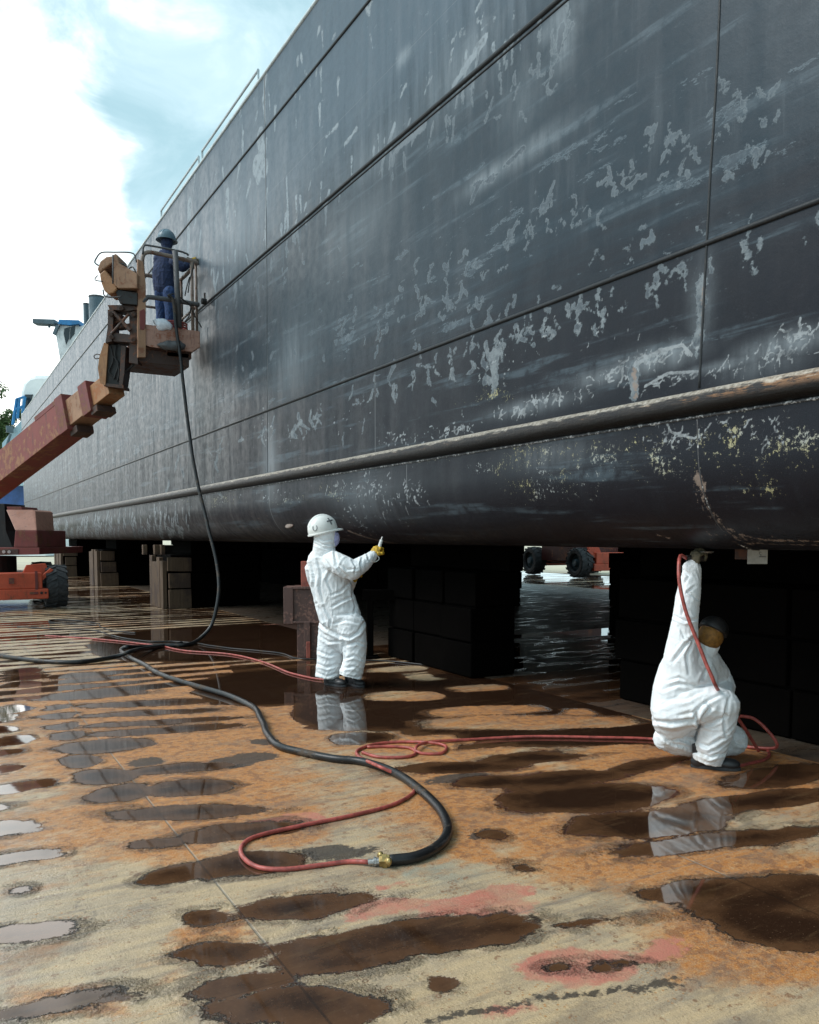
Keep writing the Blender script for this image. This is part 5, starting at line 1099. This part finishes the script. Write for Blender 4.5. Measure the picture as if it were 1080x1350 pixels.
mb = MB(); zz = ud; xx = (_R-zz*_R.dot(zz)).normalized(); yy_ = zz.cross(xx); R3 = Matrix((xx, yy_, zz)).transposed()
mb.ell(hc+ud*.035, (.098, .095, .092), R3, 36, 18, zmin=-.15); mb.build('helmet', M_black, man2, smooth=True)
hand(man2, Q(913, 749, -.02), Vector((0, 0, 1))+_R*.25, _R*.8+HF*.3, M_glovedark, 1.15, (.8, 1.0, .8), side_=1)
hand(man2, Q(957, 915, .14), _R*.6-Vector((0, 0, .5)), Vector((0, 0, -1)), M_glovedark, 1.1, (.4, .5, .4), side_=1)
g1 = gnd(911, 1011); g2 = gnd(974, 1016); boot(man2, g1, g1+(g2-g1).normalized()*.31, M_boot, .16)
tp = gnd(903, 1001); hl = Q(869, 976, .0); boot(man2, hl, hl+(tp+Vector((0, 0, .03))-hl).normalized()*.27, M_boot, .10)
ga = Q(917, 736, .0)
o = empty('grinder', tuple(ga), 'dark air grinder pressed up to the hull bottom by the crouching man', 'grinder')
mb = MB(); mb.tube([ga-_R*.06, ga+_R*.07], .022, 14); mb.tube([ga+_R*.06-Vector((0, 0, .01)), ga+_R*.06+Vector((0, 0, .035))], .022, 14); mb.build('grinder_body', M_black, o, smooth='auto')
mb = MB(); mb.tube([ga+_R*.06+Vector((0, 0, .036)), ga+_R*.06+Vector((0, 0, .046))], [.055, .062], 24); mb.build('grinding_disc', M_steel, o)
hose('red_hose', [ga-_R*.06, Q(897, 733, -.06), Q(895, 752, -.13), Q(897, 775, -.16), Q(904, 805, -.18), Q(914, 832, -.20), Q(922, 852, -.22), Q(931, 875, -.25), Q(939, 893, -.27), Q(943, 903, -.26), Q(950, 914, -.13), Q(962, 925, .06), Q(972, 945, .15), Q(985, 965, .22), gnd(1000, 990, .02)], .012, M_rhose, 'red air hose running down over the crouching man from the grinder')
# --- worker in the raised platform
Dw = 13.9; Wk = lambda x, y, dd=0.: at(x, y, Dw+dd)
a = Wk(218, 440); man3 = empty('person', (a.x, a.y, zf+.025), 'person in navy jacket, blue jeans and grey helmet working in the raised platform', 'person')
B = Body()
B.limb([Wk(219, 342), Wk(217, 360), Wk(217, 378)], [.165, .20, .185], .72, 6, 2.2, .014)
B.limb([Wk(210, 342, .0), Wk(228, 342, -.02)], [.095, .095], 1, 8, 2, .008)
B.limb([Wk(230, 345, -.12), Wk(240, 353, -.12), Wk(243, 352, .0)], [.085, .07, .065], 1, 14, 1.5, .010)
B.limb([Wk(243, 352, .0), Wk(252, 345, .04)], [.065, .05], 1, 14, 1.5, .008)
B.limb([Wk(209, 346, .08), Wk(212, 362, .20), Wk(226, 356, .28), Wk(246, 346, .2)], [.085, .08, .065, .05], 1, 12, 1.5, .010)
B.limb([Wk(220, 331), Wk(220, 322)], [.075, .085], 1, 10, 1.5, .004)
B.finish('jacket', M_navy, man3, .010, 5, 9.)
B = Body(); zl = zf+.10
B.limb([Wk(213, 386, .05), Wk(213, 410, .05), Vector((Wk(213, 440, .05).x, Wk(213, 440, .05).y, zl))], [.115, .09, .075], 1, 9, 1.5, .010)
B.limb([Wk(224, 386, -.05), Wk(225, 410, -.05), Vector((Wk(225, 440, -.05).x, Wk(225, 440, -.05).y, zl))], [.115, .09, .075], 1, 9, 1.5, .010)
B.limb([Wk(214, 384), Wk(222, 384)], [.13, .13], .8, 6, 1.5, .004)
B.finish('jeans', M_jeans, man3, .010, 4, 2.)
for x_, dd in ((213, .05), (225, -.05)):
    q = Wk(x_, 440, dd); q = Vector((q.x-.08, q.y, zf+.026)); boot(man3, q, q+Vector((.27, .08, 0)), M_boot, .13)
mb = MB(); hc = Wk(220, 318); mb.ell(hc, (.08, .085, .11)); mb.ell(hc+Vector((.06, .08, 0)), (.018, .02, .02)); mb.build('head', M_skin, man3, smooth=True)
mb = MB(); mb.ell(hc-Vector((0, 0, .02)), (.098, .10, .12), None, 24, 14); mb.v = [v+Vector((1, 1, 0))*.008*mn.noise(v*25) for v in mb.v]; mb.build('hood', M_navy, man3, smooth=True)
helmet(man3, Wk(220, 314.5), Vector((.8, .5, 0)), math.radians(2), (.155, .135, .145), M_bluehat, .030, full_brim=True)
hand(man3, Wk(252, 345, .04), _R+Vector((0, 0, .3)), HF*.5-Vector((0, 0, .5)), M_glovedark, 1.1, (.8, 1, .8), side_=1, voxel=.005)
hand(man3, Wk(246, 346, .2), _R+Vector((0, 0, .3)), -HF*.5-Vector((0, 0, .5)), M_glovedark, 1.1, (.8, 1, .8), side_=-1, voxel=.005)
a = Wk(250, 343, .1); o = empty('blast_nozzle', tuple(a), 'yellow-banded nozzle held against the hull by the platform worker', 'nozzle')
mb = MB(); mb.tube([a-_R*.15-Vector((0, 0, .06)), a+_R*.12+Vector((0, 0, .03))], [.028, .022], 10); mb.build('nozzle_pipe', M_black, o); mb = MB(); mb.tube([a+_R*.05+Vector((0, 0, .012)), a+_R*.11+Vector((0, 0, .027))], .027, 10); mb.build('yellow_band', M_glove, o)
